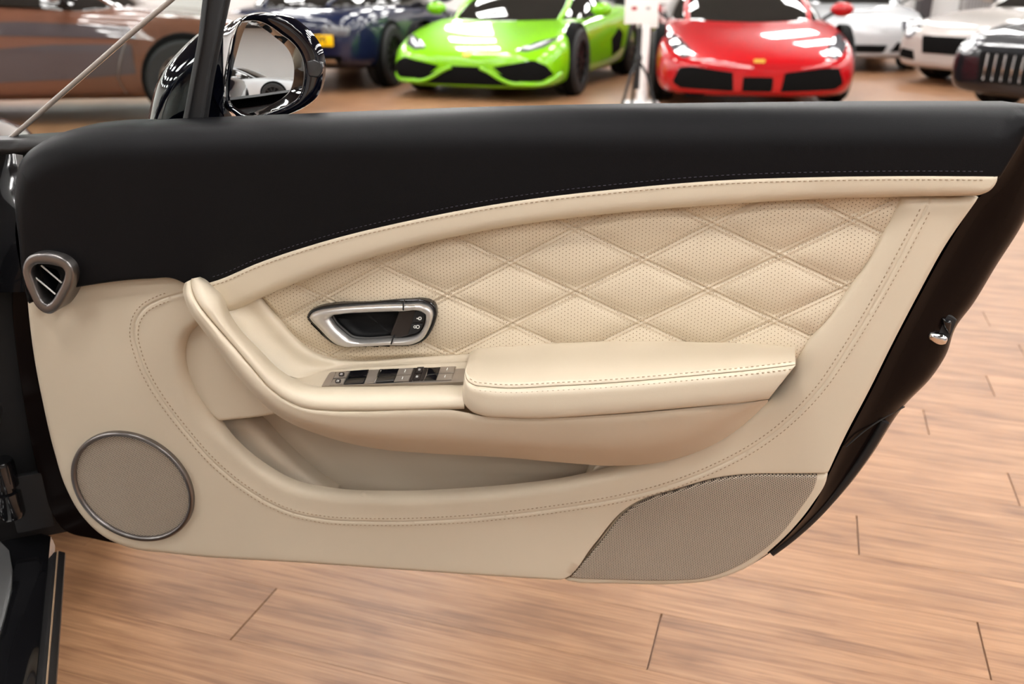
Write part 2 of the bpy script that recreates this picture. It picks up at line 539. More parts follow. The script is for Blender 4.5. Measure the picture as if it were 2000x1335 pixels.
def wood_material():
    m = pmat('wood plank floor', (0.6, 0.4, 0.28), 0.38, spec=0.4)
    n, l, b = nodes(m)
    tc = n.new('ShaderNodeTexCoord'); oi = n.new('ShaderNodeObjectInfo')
    off = n.new('ShaderNodeVectorMath'); off.operation = 'MULTIPLY_ADD'
    off.inputs[1].default_value = (13.7, 5.3, 3.1)
    comb = n.new('ShaderNodeCombineXYZ')
    for k in range(3): l.new(oi.outputs['Random'], comb.inputs[k])
    l.new(comb.outputs[0], off.inputs[0]); l.new(tc.outputs['Object'], off.inputs[2])
    mp = n.new('ShaderNodeMapping'); mp.inputs['Scale'].default_value = (2.6, 42, 1); l.new(off.outputs[0], mp.inputs['Vector'])
    n1 = n.new('ShaderNodeTexNoise'); n1.inputs['Scale'].default_value = 1.0; n1.inputs['Detail'].default_value = 9; n1.inputs['Roughness'].default_value = 0.62; n1.inputs['Distortion'].default_value = 0.7
    l.new(mp.outputs[0], n1.inputs['Vector'])
    mp2 = n.new('ShaderNodeMapping'); mp2.inputs['Scale'].default_value = (5, 240, 1); l.new(off.outputs[0], mp2.inputs['Vector'])
    n2 = n.new('ShaderNodeTexNoise'); n2.inputs['Scale'].default_value = 1.0; n2.inputs['Detail'].default_value = 4
    l.new(mp2.outputs[0], n2.inputs['Vector'])
    mp3 = n.new('ShaderNodeMapping'); mp3.inputs['Scale'].default_value = (3.2, 9, 1); l.new(off.outputs[0], mp3.inputs['Vector'])
    n3 = n.new('ShaderNodeTexNoise'); n3.inputs['Scale'].default_value = 1.6; n3.inputs['Detail'].default_value = 3
    l.new(mp3.outputs[0], n3.inputs['Vector'])
    r1 = n.new('ShaderNodeValToRGB')
    e = r1.color_ramp.elements
    e[0].position = 0.28; e[0].color = (0.185, 0.087, 0.041, 1)
    e[1].position = 0.72; e[1].color = (0.405, 0.225, 0.118, 1)
    k = r1.color_ramp.elements.new(0.5); k.color = (0.315, 0.162, 0.080, 1)
    l.new(n1.outputs['Fac'], r1.inputs['Fac'])
    m1 = n.new('ShaderNodeMix'); m1.data_type = 'RGBA'; m1.blend_type = 'MULTIPLY'; m1.inputs[0].default_value = 0.62
    r2 = n.new('ShaderNodeValToRGB'); r2.color_ramp.elements[0].position = 0.3; r2.color_ramp.elements[0].color = (0.55, 0.5, 0.47, 1); r2.color_ramp.elements[1].position = 0.6
    l.new(n2.outputs['Fac'], r2.inputs['Fac']); l.new(r1.outputs[0], m1.inputs[6]); l.new(r2.outputs[0], m1.inputs[7])
    m2 = n.new('ShaderNodeMix'); m2.data_type = 'RGBA'; m2.blend_type = 'MULTIPLY'; m2.inputs[0].default_value = 0.45
    r3 = n.new('ShaderNodeValToRGB'); r3.color_ramp.elements[0].position = 0.33; r3.color_ramp.elements[0].color = (0.52, 0.47, 0.48, 1); r3.color_ramp.elements[1].position = 0.52
    l.new(n3.outputs['Fac'], r3.inputs['Fac']); l.new(m1.outputs[2], m2.inputs[6]); l.new(r3.outputs[0], m2.inputs[7])
    hs = n.new('ShaderNodeHueSaturation')
    mr = n.new('ShaderNodeMapRange'); mr.inputs[3].default_value = 0.95; mr.inputs[4].default_value = 1.05
    l.new(oi.outputs['Random'], mr.inputs[0]); l.new(mr.outputs[0], hs.inputs['Value']); l.new(m2.outputs[2], hs.inputs['Color'])
    l.new(hs.outputs[0], b.inputs['Base Color'])
    bp = n.new('ShaderNodeBump'); bp.inputs['Strength'].default_value = 0.12; bp.inputs['Distance'].default_value = 0.001
    l.new(n2.outputs['Fac'], bp.inputs['Height']); l.new(bp.outputs[0], b.inputs['Normal'])
    return m


M['wood'] = wood_material()
M['wall'] = noise_tint(pmat('white wall paint', (0.78, 0.78, 0.77), 0.7), 2, 0.02)
M['ceil'] = noise_tint(pmat('dark ceiling paint', (0.05, 0.05, 0.052), 0.8), 2, 0.05)
M['led'] = pmat('white LED diffuser', (0.9, 0.9, 0.9), 0.5, emit=(1.0, 0.98, 0.955), estr=LAMP)
M['fixture'] = noise_tint(pmat('white fixture housing', (0.8, 0.8, 0.8), 0.5), 4, 0.02)

# ------------------------------------------------------------------ the room
X0, X1, Y0, Y1, ZC = -13.0, 14.0, -11.0, 21.0, 3.7
A = math.atan(605 / 1874.0)
EX = np.array([math.sin(A), math.cos(A), 0]); LX = np.array([math.cos(A), -math.sin(A), 0])
floor = tag(box('floor', ((X0 + X1) / 2, (Y0 + Y1) / 2, -0.108), (X1 - X0 + 0.4, Y1 - Y0 + 0.4, 0.2), M['wood']), kind='structure')
# floorboards are objects of their own where they can be told apart
PW, PL = 0.159, 1.22
joint = {-1: -0.30, 0: -0.90, 1: -0.155, 2: 0.418, 4: 0.213, 6: 0.575, 8: 0.412, 10: 0.621}


def plank_mesh(length):
    bm = bmesh.new()
    bmbox(bm, (0, 0, 0), (length - 0.0030, PW - 0.0007, 0.008), None, 0.0)
    me = bpy.data.meshes.new('plank'); bm.to_mesh(me); bm.free()
    me.materials.append(M['wood'])
    return me


PM = plank_mesh(PL)


def to_px(p):
    q = np.asarray(p) - C0
    z = q @ _f
    return (1000 + FPX * (q @ _r) / z, 667.5 - FPX * (q @ _u) / z, z)


for row in range(-4, 32):
    e0 = 1.097 + PW * row
    l0 = joint.get(row, random.uniform(0, PL) if row > 10 or row < -1 else -.40 + random.uniform(-.1, .1))
    for k in range(-6, 7):
        lc = l0 + PL * (k + 0.5)
        c = EX * (e0 + PW / 2) + LX * lc
        pts = [to_px(EX * (e0 + PW * a) + LX * (lc + PL * b)) for a in (0, 1) for b in (-0.5, -0.25, 0, 0.25, 0.5)]
        if not any(q[2] > 0.2 and -350 < q[0] < 2350 and q[1] < 1700 for q in pts): continue
        if not any(q[2] > 0.2 and q[1] > 150 for q in pts): continue
        o = bpy.data.objects.new('plank', PM); COL.objects.link(o)
        o.parent = floor
        o.location = (c[0] - floor.location.x, c[1], -0.004)
        o.rotation_euler = (0, 0, -A)

tag(box('ceiling', ((X0 + X1) / 2, (Y0 + Y1) / 2, ZC + 0.1), (X1 - X0 + 0.4, Y1 - Y0 + 0.4, 0.2), M['ceil']), kind='structure')
tag(box('wall_back', ((X0 + X1) / 2, Y1 + 0.1, ZC / 2), (X1 - X0 + 0.4, 0.2, ZC), M['wall']), kind='structure')
tag(box('wall_front', ((X0 + X1) / 2, Y0 - 0.1, ZC / 2), (X1 - X0 + 0.4, 0.2, ZC), M['wall']), kind='structure')
tag(box('wall_left', (X0 - 0.1, (Y0 + Y1) / 2, ZC / 2), (0.2, Y1 - Y0, ZC), M['wall']), kind='structure')
tag(box('wall_right', (X1 + 0.1, (Y0 + Y1) / 2, ZC / 2), (0.2, Y1 - Y0, ZC), M['wall']), kind='structure')


# square LED frames on the ceiling
def square_ring(outer, inner, z0, z1):
    bm = bmesh.new()
    o, i = outer / 2, inner / 2
    L = [(-1, -1), (1, -1), (1, 1), (-1, 1)]
    vo0 = [bm.verts.new((o * a, o * b, z0)) for a, b in L]; vi0 = [bm.verts.new((i * a, i * b, z0)) for a, b in L]
    vo1 = [bm.verts.new((o * a, o * b, z1)) for a, b in L]; vi1 = [bm.verts.new((i * a, i * b, z1)) for a, b in L]
    for k in range(4):
        j = (k + 1) % 4
        bm.faces.new((vo0[k], vo0[j], vi0[j], vi0[k])); bm.faces.new((vo1[k], vi1[k], vi1[j], vo1[j]))
        bm.faces.new((vo0[k], vo1[k], vo1[j], vo0[j])); bm.faces.new((vi0[k], vi0[j], vi1[j], vi1[k]))
    bmesh.ops.recalc_face_normals(bm, faces=bm.faces)
    return bm


def bm_mesh(name, bm, mat):
    me = bpy.data.meshes.new(name); bm.to_mesh(me); bm.free(); me.materials.append(mat); return me


ME_H = bm_mesh('housing', square_ring(0.72, 0.38, -0.05, 0.06), M['fixture'])
ME_D = bm_mesh('diffuser', square_ring(0.69, 0.41, -0.062, -0.048), M['led'])
for gx in range(-5, 4):
    for gy in range(-3, 11):
        x, y = 1.75 + gx * 2.7, -0.3 + gy * 1.9
        if not (X0 + 1 < x < X1 - 1 and Y0 + 1 < y < Y1 - 1): continue
        if y < -6: continue
        r = empty('ceiling_light', (x, y, ZC - 0.06), 0.0)
        tag(r, 'square white LED frame light on the dark ceiling', 'ceiling light', 'square LED frames across the ceiling')
        for nm, me in (('housing', ME_H), ('diffuser', ME_D)):
            o = bpy.data.objects.new(nm, me); COL.objects.link(o); o.parent = r


# ------------------------------------------------------------------ the open door
door = empty('car_door')
Md = Matrix(((DU[0], DV[0], DW[0], DO[0]), (DU[1], DV[1], DW[1], DO[1]), (DU[2], DV[2], DW[2], DO[2]), (0, 0, 0, 1)))
door.matrix_world = Md
tag(door, 'open car door with cream quilted leather trim and black leather top', 'car door')

# --- black painted shell behind the trim: edge of the trim -> shut face -> outer skin
edge_in = [(2032, 205, -.012), (1998, 262, -.012), (1950, 345, -.012), (1912, 386, -.012), (1850, 482, -.012), (1800, 572, -.012), (1750, 667, -.012),
           (1700, 768, -.012), (1650, 863, -.012), (1617, 930, -.012), (1590, 985, -.014), (1550, 1035, -.014), (1505, 1078, -.014), (1440, 1118, -.014)]
edge_out = [(2085, 205, -.066), (2048, 320, -.066), (1998, 436, -.066), (1945, 520, -.066), (1900, 594, -.066), (1866, 640, -.066), (1849, 690, -.066),
            (1822, 733, -.066), (1765, 793, -.066), (1699, 893, -.066), (1656, 950, -.066), (1614, 996, -.066), (1560, 1043, -.066), (1500, 1080, -.066)]
mid1 = [((a[0] * .82 + b[0] * .18), (a[1] * .82 + b[1] * .18), -.022) for a, b in zip(edge_in, edge_out)]
mid2 = [((a[0] * .38 + b[0] * .62), (a[1] * .38 + b[1] * .62), -.036) for a, b in zip(edge_in, edge_out)]
mid3 = [((a[0] * .08 + b[0] * .92), (a[1] * .08 + b[1] * .92), -.052) for a, b in zip(edge_in, edge_out)]
back = [(x - 60, y, -.135) for x, y, w in edge_out]
loft('shut_face', [edge_in, mid1, mid2, mid3, edge_out, back], M['shell'], door, n=110, cross=5)
# core of the shell: fills the door behind the trim
core = [(60, 300), (160, 262), (500, 245), (1000, 226), (1500, 219), (2030, 216), (1995, 268), (1945, 350), (1905, 392), (1840, 488), (1790, 580), (1740, 675),
        (1690, 770), (1640, 868), (1605, 930), (1580, 975), (1540, 1025), (1490, 1065), (1420, 1095), (1300, 1105), (1100, 1100), (900, 1085), (600, 1068), (330, 1055),
        (232, 1078), (170, 1068), (110, 1050), (78, 1000), (58, 940), (40, 860), (24, 770), (12, 690), (4, 600), (6, 520), (14, 420)]
patch('door_shell', core, M['shell'], door, w0=-.068, rad=.004, skirt=.05, step=.05, corner=60, wtrace=-.05)
osk = [(70, 300), (160, 275), (500, 262), (1000, 245), (1500, 238), (2000, 236), (1960, 440), (1850, 640), (1700, 880), (1560, 1035), (1440, 1085), (1300, 1100), (600, 1070), (330, 1060), (190, 1010), (110, 880), (70, 690), (50, 430)]
patch('outer_skin', osk, M['navy'], door, w0=-.118, rad=.03, skirt=.035, step=.05, corner=60)
# rolled front corner of the shell with the window seal
loft('front_corner', [[(-40, 268, -.06), (20, 264, -.06), (120, 258, -.06), (240, 250, -.06)],
                      [(-40, 275, -.035), (15, 274, -.035), (80, 272, -.035), (180, 262, -.035)],
                      [(-40, 292, -.030), (5, 294, -.030), (40, 296, -.030), (110, 285, -.030)],
                      [(-40, 300, -.045), (2, 302, -.045), (35, 308, -.045), (90, 296, -.045)]], M['seal'], door, n=30)
loft('hinge_face', [[(-60, 296, -.05), (5, 297, -.04), (45, 303, -.026)], [(-60, 345, -.07), (2, 350, -.05), (40, 372, -.026)],
                    [(-60, 410, -.085), (-5, 420, -.06), (30, 430, -.026)], [(-60, 560, -.11), (-20, 570, -.07), (48, 570, -.026)]], M['gloss_black'], door, n=30)

# --- latch in the shut face
lt = [(1822, 640), (1830, 622), (1842, 614), (1858, 616), (1870, 625), (1858, 655), (1852, 670), (1838, 672), (1818, 664), (1816, 652)]
patch('latch_slot', lt, M['matt_black'], door, w0=-.040, rad=.002, skirt=.02, step=.01)
lb = [(1815, 655), (1820, 650), (1850, 658), (1854, 664), (1850, 674), (1842, 676), (1820, 668), (1814, 662)]
patch('latch_bar', lb, M['chrome'], door, w0=-.030, rad=.006, skirt=.012, step=.004)
patch('latch_pin', [(1841, 622), (1860, 628), (1856, 655), (1846, 640)], M['gloss_black'], door, w0=-.034, rad=.003, skirt=.01, step=.006)
sl = resample(crs(np.array([P(x, y, w) for x, y, w in [(1728, 822, -.038), (1690, 885, -.038), (1640, 952, -.038), (1590, 1008, -.038), (1535, 1056, -.036), (1505, 1078, -.034)]]), 8), 60)
tube('weather_seal', sl, 0.006, M['seal'], door, 8)
sm = resample(crs(np.array([P(x, y, w) for x, y, w in [(1652, 872, -.013), (1690, 840, -.025), (1728, 815, -.038), (1766, 794, -.060)]]), 8), 30)
tube('seam_bead', sm, 0.0010, M['seal'], door, 6)

def v7(pts): return [(20 + x / 8.333, 480 + y / 8.333) for x, y in pts]
vo = v7([(200, 400), (240, 240), (340, 140), (450, 113), (700, 133), (880, 200), (1000, 310), (1047, 450), (1030, 600), (950, 780), (850, 950), (750, 1060), (650, 1107), (560, 1090), (440, 1000), (340, 820), (250, 620)])
vi = v7([(345, 430), (380, 340), (450, 300), (560, 297), (750, 325), (850, 360), (893, 430), (880, 510), (830, 640), (740, 800), (670, 900), (600, 942), (540, 900), (470, 780), (390, 580)])
vent_hole = crs(PP([(95 + (x - 95) * 1.12, 548 + (y - 548) * 1.12) for x, y in vi], .0)[:, :2], 4, True)
# --- black leather top pad
pad = [(20, 350, .030), (22, 325, .034), (34, 303, .036), (58, 283, .036), (92, 267, .036), (130, 256, .036), (180, 249, .036), (240, 246, .036), (262, 247, .036), (300, 245, .036), (500, 237, .036), (700, 229, .036),
       (900, 222, .036), (1100, 217, .036), (1400, 213, .036), (1700, 210, .036), (2000, 210, .036), (2032, 212, .02), (1997, 262, .006), (1946, 346, .004),
       (1800, 346, .004), (1600, 348, .004), (1400, 355, .004), (1200, 372, .004), (1000, 396, .004), (800, 433, .004), (650, 469, .004), (500, 518, .004), (430, 548, .004), (398, 566, .004),
       (372, 552, .004), (345, 540, .004), (300, 540, .004), (200, 550, .004), (120, 566, .004), (62, 590, .006), (48, 540, .010), (38, 470, .014), (24, 400, .022)]
patch('top_pad', pad, M['black_leather'], door, w0=.015, skirt=.03, step=.012, wtrace=.004, corner=40, hole=vent_hole)

# --- cream waist band under it
btop = [(402, 552), (430, 544), (500, 514), (650, 465), (800, 429), (1000, 392), (1200, 368), (1400, 351), (1600, 344), (1800, 342), (1946, 343)]
bbot = [(1912, 384), (1800, 386), (1600, 391), (1400, 403), (1200, 419), (1000, 444), (800, 485), (650, 529), (560, 562), (500, 588), (445, 614)]
band = [(*q, .003) for q in btop] + [(1944, 352, .003), (1934, 370, .006), (1912, 384, .012)] + [(*q, .014) for q in bbot[1:]] + [(428, 588, .006)]
patch('waist_band', band, M['cream'], door, w0=.017, skirt=.03, step=.008, wtrace=.011, corner=40)
bl = crs(np.array(btop, float), 8)
for nm, dy, w, m_, par in (('band_stitching', 9, .0174, M['thread'], None), ('top_pad_stitching', -8, .0152, M['thread_dark'], None)):
    q = np.array([P(x, y + dy * (1 - 0.0 * x), w) for x, y in bl if 408 < x < 1940])
    stitches(nm, q, m_, door, pitch=.0056, length=.0034, width=.0011)

# --- lower door card
stitch_px = [(1817, 390), (1770, 480), (1720, 572), (1660, 672), (1600, 760), (1540, 822), (1470, 874), (1400, 911), (1300, 950), (1200, 975), (1100, 991), (1000, 1004), (850, 1016), (720, 1018), (630, 1013),
             (560, 997), (480, 954), (420, 905), (360, 838), (320, 786), (290, 738), (270, 690), (262, 650), (266, 625), (282, 602), (310, 586), (356, 572)]
seam = crs(PP(stitch_px, 0.0), 8)
seam = resample(seam, step=.004)
rim = [(1768, 384, .026, .0095), (1738, 444, .030, .0095), (1690, 527, .032, .0095), (1632, 610, .032, .0095), (1568, 690, .028, .0095), (1545, 735, .024, .016), (1512, 780, .018, .016), (1470, 812, .012), (1400, 852, .012), (1300, 894, .012), (1200, 923, .012), (1100, 946, .012), (1000, 959, .012), (900, 967, .012),
       (760, 972, .012), (650, 967, .012), (565, 949, .012), (505, 915, .012), (450, 868, .012), (402, 811, .018), (375, 768, .016), (358, 720, .014), (356, 685, .014), (366, 655, .012), (392, 628, .010)]
card = [(46, 560, .008), (50, 620, .010), (59, 700, .012), (76, 795, .014), (96, 885, .016), (120, 962, .018), (152, 1016, .018), (192, 1054, .018), (245, 1077, .016), (330, 1087, .012), (600, 1105, .010), (900, 1125, .008),
        (1090, 1137, .008), (1103, 1131, .003), (1160, 1065, .003), (1222, 995, .003), (1250, 978, .003), (1320, 956, .003), (1400, 934, .003), (1460, 927, .003), (1540, 926, .003), (1618, 926, .004),
        (1650, 862, .008), (1700, 767, .008), (1750, 667, .008), (1800, 572, .008), (1850, 482, .008), (1915, 387, .006)] + rim + \
       [(400, 600, .006), (386, 556, .008), (366, 538, .012), (345, 532, .010), (318, 533, .008), (250, 540, .006), (140, 549, .005), (90, 556, .005)]
ex = np.vstack([offset2(seam, d)[:, :2] for d in (0, .0011, -.0011, .0028, -.0028, .006, -.006)])


def card_h(u, v):
    q = np.stack([u, v], 1)
    d = polyline_dist(q, seam[:, :2])
    # dished slightly round the speaker and the vent, bellied between rim and foot
    s = P(260, 947); e = P(95, 552)
    r1 = np.hypot(u - s[0], v - s[1]); r2 = np.hypot(u - e[0], v - e[1])
    return -0.0020 * np.exp(-(d / .0011)**2) + 0.0012 * np.exp(-(np.abs(d) / .006)**2) - .004 * np.exp(-(r1 / .075)**4) - .004 * np.exp(-(r2 / .036)**4)


patch('door_card', card, M['cream'], door, w0=0.0, skirt=.006, step=.010, extra=ex, h=card_h, corner=45, hole=vent_hole)
for nm, d in (('card_stitching', .0052), ('card_stitching', -.0052)):
    q = offset2(seam, d); q[:, 2] = .0010
    stitches(nm, q[2:-4], M['thread'], door, pitch=.0056, length=.0028, width=.0012)

def c1(pts): return [(560 + x / 5., 560 + y / 5.) for x, y in pts]
go = c1([(203, 285), (225, 235), (300, 195), (450, 165), (800, 140), (1200, 113), (1350, 118), (1440, 160), (1472, 230), (1460, 320), (1420, 420), (1360, 505), (1290, 545), (1000, 562), (700, 575), (550, 575), (470, 548), (400, 492), (300, 390), (228, 318)])
gi = c1([(228, 285), (250, 248), (320, 215), (460, 190), (800, 162), (1200, 150), (1340, 152), (1405, 180), (1440, 240), (1430, 310), (1395, 405), (1340, 490), (1280, 525), (1000, 548), (700, 560), (555, 560), (480, 532), (415, 480), (320, 380), (250, 312)])
op = c1([(440, 290), (468, 262), (560, 246), (800, 230), (1150, 220), (1325, 222), (1366, 246), (1366, 300), (1335, 395), (1290, 450), (1200, 482), (1000, 494), (720, 505), (640, 492), (560, 432), (480, 355)])
# --- quilted, perforated insert
n0 = P(1125, 568, -.014)[:2]; e1 = P(1252, 626, -.014)[:2] - n0; e2 = P(1254, 503, -.014)[:2] - n0
Bi = np.linalg.inv(np.stack([e1, e2], 1))
L1 = abs(e1[0] * e2[1] - e1[1] * e2[0]) / np.linalg.norm(e2); L2 = abs(e1[0] * e2[1] - e1[1] * e2[0]) / np.linalg.norm(e1)


QB = PP([(1768, 380), (1738, 444), (1690, 527), (1632, 610), (1568, 690), (1550, 715), (1300, 720), (960, 700), (800, 698), (700, 704), (652, 700), (612, 686), (578, 660), (540, 616), (505, 574)], -.014)[:, :2]


def quilt_h(u, v):
    q = (np.stack([u, v], 1) - n0) @ Bi.T
    d1 = np.abs(q[:, 0] - np.round(q[:, 0])) * L1; d2 = np.abs(q[:, 1] - np.round(q[:, 1])) * L2
    def prof(d):
        return 1 - np.exp(-(np.maximum(d - .0015, 0) / .0105)**1.15)
    tuck = lambda d: 0.0011 * np.exp(-((d - .0027) / .0011)**2) - .0004 * np.exp(-(d / .0011)**2)
    b = polyline_dist(np.stack([u, v], 1), QB)
    k = np.clip(b / .010, 0, 1); k = k * k * (3 - 2 * k)
    return (.0075 * prof(d1) * prof(d2) + tuck(d1) + tuck(d2)) * k


quilt_px = [(500, 566), (520, 548), (650, 505), (800, 462), (1000, 422), (1200, 398), (1400, 382), (1600, 370), (1790, 366), (1780, 400), (1752, 452), (1705, 535), (1648, 620), (1590, 690), (1540, 720), (1300, 725), (915, 712), (800, 712), (690, 712), (640, 708), (600, 685), (570, 655), (535, 610)]
qp = crs(PP(quilt_px, -.014)[:, :2], 8, True)
st = .00125
lo, hi = qp.min(0), qp.max(0)
us = np.arange(lo[0], hi[0], st); vs = np.arange(lo[1], hi[1], st)
GU, GV = np.meshgrid(us, vs)
hole_q = crs(PP(gi, -.014)[:, :2], 4, True)
GG = np.stack([GU.ravel(), GV.ravel()], 1)
ins = (inside(GG, qp) & ~inside(GG, hole_q)).reshape(GU.shape)
cell = ins[:-1, :-1] & ins[1:, :-1] & ins[:-1, 1:] & ins[1:, 1:]
used = np.zeros_like(ins); used[:-1, :-1] |= cell; used[1:, :-1] |= cell; used[:-1, 1:] |= cell; used[1:, 1:] |= cell
idm = -np.ones(ins.shape, int); idm[used] = np.arange(used.sum())
hh = quilt_h(GU[used], GV[used])
V = np.stack([GU[used], GV[used], -.011 + hh], 1)
jj, ii = np.where(cell)
F = np.stack([idm[jj, ii], idm[jj, ii + 1], idm[jj + 1, ii + 1], idm[jj + 1, ii]], 1)
me = bpy.data.meshes.new('quilted_insert')
me.vertices.add(len(V)); me.vertices.foreach_set('co', V.ravel().astype(np.float32))
me.loops.add(F.size); me.loops.foreach_set('vertex_index', F.ravel().astype(np.int32))
me.polygons.add(len(F)); me.polygons.foreach_set('loop_start', np.arange(0, F.size, 4, dtype=np.int32))
me.polygons.foreach_set('use_smooth', np.ones(len(F), bool))
me.update(calc_edges=True); me.validate()
me.materials.append(M['perf'])
quilt = bpy.data.objects.new('quilted_insert', me); COL.objects.link(quilt); quilt.parent = door
# twin rows of thread along the quilting
lines = []
for fam in (0, 1):
    for k in range(-9, 10):
        for off in (-.0027, .0027):
            t = np.linspace(-9, 9, 1600)
            ofs = off / (L1 if fam == 0 else L2)
            q = np.stack([np.full_like(t, k + ofs), t], 1) if fam == 0 else np.stack([t, np.full_like(t, k + ofs)], 1)
            uvq = q @ np.stack([e1, e2], 1).T + n0
            okm = inside(uvq, qp) & ~inside(uvq, hole_q)
            if okm.sum() < 20: continue
            uvq = uvq[okm]
            lines.append(np.hstack([uvq, (-.0104 + quilt_h(uvq[:, 0], uvq[:, 1]))[:, None]]))
V = []; F = []
for q in lines:
    q = resample(q, step=.0048)
    hq = inside(q[:, :2], crs(PP(go, -.014)[:, :2], 4, True))
    for i in range(1, len(q) - 1):
        if hq[i]: continue
        t = q[i + 1] - q[i - 1]; t /= np.linalg.norm(t); s = np.array([-t[1], t[0], 0]); b = len(V); c = q[i]
        V += [c - t * .0015 + s * .0004, c - t * .0015 - s * .0004, c + t * .0015 - s * .0004, c + t * .0015 + s * .0004]
        F.append([b, b + 1, b + 2, b + 3])
o = fixn(mk('quilt_stitching', V, F, pmat('cream thread', (0.60, 0.47, 0.33), 0.6), quilt, False)); tag(o, kind='stuff')

# --- sweep wall between quilt, band and pull handle
Q = [(470, 574), (505, 574), (540, 616), (578, 660), (612, 686), (652, 700), (700, 704), (800, 698), (915, 691), (960, 688)]
S2 = [(425, 600), (446, 620), (486, 664), (524, 703), (553, 728), (582, 738), (640, 724), (760, 714), (905, 706), (960, 702)]
loft('sweep_wall', [[(x + 4, y - 4, -.020) for x, y in Q], [(x, y, -.0085) for x, y in Q], [(a[0] * .93 + b[0] * .07, a[1] * .93 + b[1] * .07, -.003) for a, b in zip(Q, S2)], [(a[0] * .5 + b[0] * .5, a[1] * .5 + b[1] * .5, .003) for a, b in zip(Q, S2)],
                    [(x, y, .016) for x, y in S2]], M['cream'], door, n=120, cross=6)
loft('switch_ledge', [[(565, 735, .012), (582, 737, .014), (640, 723, .014), (760, 713, .014), (905, 705, .014), (960, 703, .014)],
                      [(560, 765, .062), (590, 763, .062), (640, 762, .060), (760, 761, .060), (905, 759, .060), (960, 759, .06)]], M['cream'], door, n=50)

# --- pull handle flowing into the armrest body
SEAM = [(374, 544, .030), (376, 567, .048), (388, 593, .062), (412, 624, .070), (459, 678, .078), (495, 721, .084), (527, 757, .088), (556, 779, .090), (592, 795, .092), (638, 801, .093), (700, 802, .094), (840, 799, .095), (907, 797, .095)]
INNER = [(388, 541, .026), (400, 549, .034), (413, 562, .038), (428, 577, .040), (435, 590, .042), (440, 607, .044), (460, 640, .046), (503, 686, .050), (539, 722, .054), (575, 744, .056), (611, 754, .058), (664, 755, .058), (905, 752, .058)]
n_ = 13


def mixc(a, b, t, dw):
    A_ = resample(crs(np.array(a, float), 8), 40); B_ = resample(crs(np.array(b, float), 8), 40)
    q = A_ * (1 - t) + B_ * t
    q[:, 2] += dw * np.clip(q[:, 2] / .06, 0, 1.0)
    return [tuple(r) for r in q]


TUCK = [(x + 6, y - 2, w - .03) for x, y, w in INNER]
loft('pull_handle', [TUCK, INNER, mixc(INNER, SEAM, .12, .010), mixc(INNER, SEAM, .35, .015), mixc(INNER, SEAM, .65, .0125), mixc(INNER, SEAM, .93, .0045), SEAM,
                     [(x, y + .8, w - .005) for x, y, w in SEAM]], M['cream'], door, n=140, cross=4)
SEAM2 = [(x, y + 1.2, w + .0005) for x, y, w in SEAM] + [(885, 801, .0955), (912, 806, .0955), (940, 812, .096), (1000, 816, .096), (1200, 809, .096), (1400, 791, .085), (1500, 780, .06)]
SEAM2 = [s for s in SEAM2 if not (s[0] == 907)]
LOW = [(361, 552, .020), (357, 567, .026), (362, 588, .030), (376, 617, .034), (390, 636, .036), (423, 680, .040), (466, 737, .042), (502, 776, .042), (538, 808, .040), (574, 829, .040), (620, 847, .038), (685, 866, .036), (753, 878, .034), (840, 885, .032), (1000, 894, .030),
       (1100, 903, .028), (1200, 909, .026), (1270, 905, .024), (1350, 886, .022), (1420, 852, .018), (1470, 813, .016), (1500, 784, .016)]
loft('armrest_body', [[(x + 1.5, y - 1, w - .004) for x, y, w in SEAM2], SEAM2, mixc(SEAM2, LOW, .06, .0045), mixc(SEAM2, LOW, .30, .017), mixc(SEAM2, LOW, .60, .030), mixc(SEAM2, LOW, .84, .030), mixc(SEAM2, LOW, .96, .016), LOW,
                      [(x + 10, y - 10, w - .03) for x, y, w in LOW], [(x + 20, y - 25, w - .055) for x, y, w in LOW]], M['cream'], door, n=180, cross=4)

# --- padded elbow rest
c0 = [(917, 690, -.004), (925, 684, -.004), (945, 680, -.004), (1000, 676, -.004), (1100, 670, -.004), (1200, 667, -.004), (1350, 668, -.004), (1500, 673, -.004), (1552, 677, -.004)]
c3 = [(908, 725, .088), (912, 740, .096), (925, 750, .099), (950, 754, .100), (1100, 752, .100), (1200, 746, .100), (1350, 733, .098), (1500, 718, .094), (1554, 711, .090)]
c6 = [(903, 766, .092), (906, 785, .098), (918, 800, .101), (945, 811, .104), (1000, 815, .105), (1200, 807, .105), (1350, 794, .102), (1450, 785, .098), (1502, 778, .094)]
rowsA = [[(x, y + 6, w - .03) for x, y, w in c0], c0, mixc(c0, c3, .12, .004), mixc(c0, c3, .45, .006), mixc(c0, c3, .8, .007), mixc(c0, c3, .95, .004), c3, [(x, y + 2, w - .003) for x, y, w in c3]]
elbow = loft('armrest_pad', rowsA, M['cream'], door, n=140, cross=4, tuck=(.03, .05), caps=True)
rowsB = [[(x, y + 1, w - .004) for x, y, w in c3], [(x, y + 2, w + .0006) for x, y, w in c3], mixc(c3, c6, .15, .0042), mixc(c3, c6, .5, .0055), mixc(c3, c6, .88, .003), c6, [(x, y - 2, w - .010) for x, y, w in c6]]
loft('armrest_front', rowsB, M['cream'], door, n=140, cross=4, tuck=(.02, .05), caps=True)
cc = resample(crs(np.array(c3[1:], float), 8), 160)
stitches('armrest_stitching', np.array([P(x, y - 6, w + .0052) for x, y, w in cc]), M['thread'], elbow, .0056, .0028, .0009, up=(0, .5, .85))
stitches('armrest_stitching', np.array([P(x, y + 9, w + .0046) for x, y, w in cc]), M['thread'], elbow, .0056, .0028, .0011)

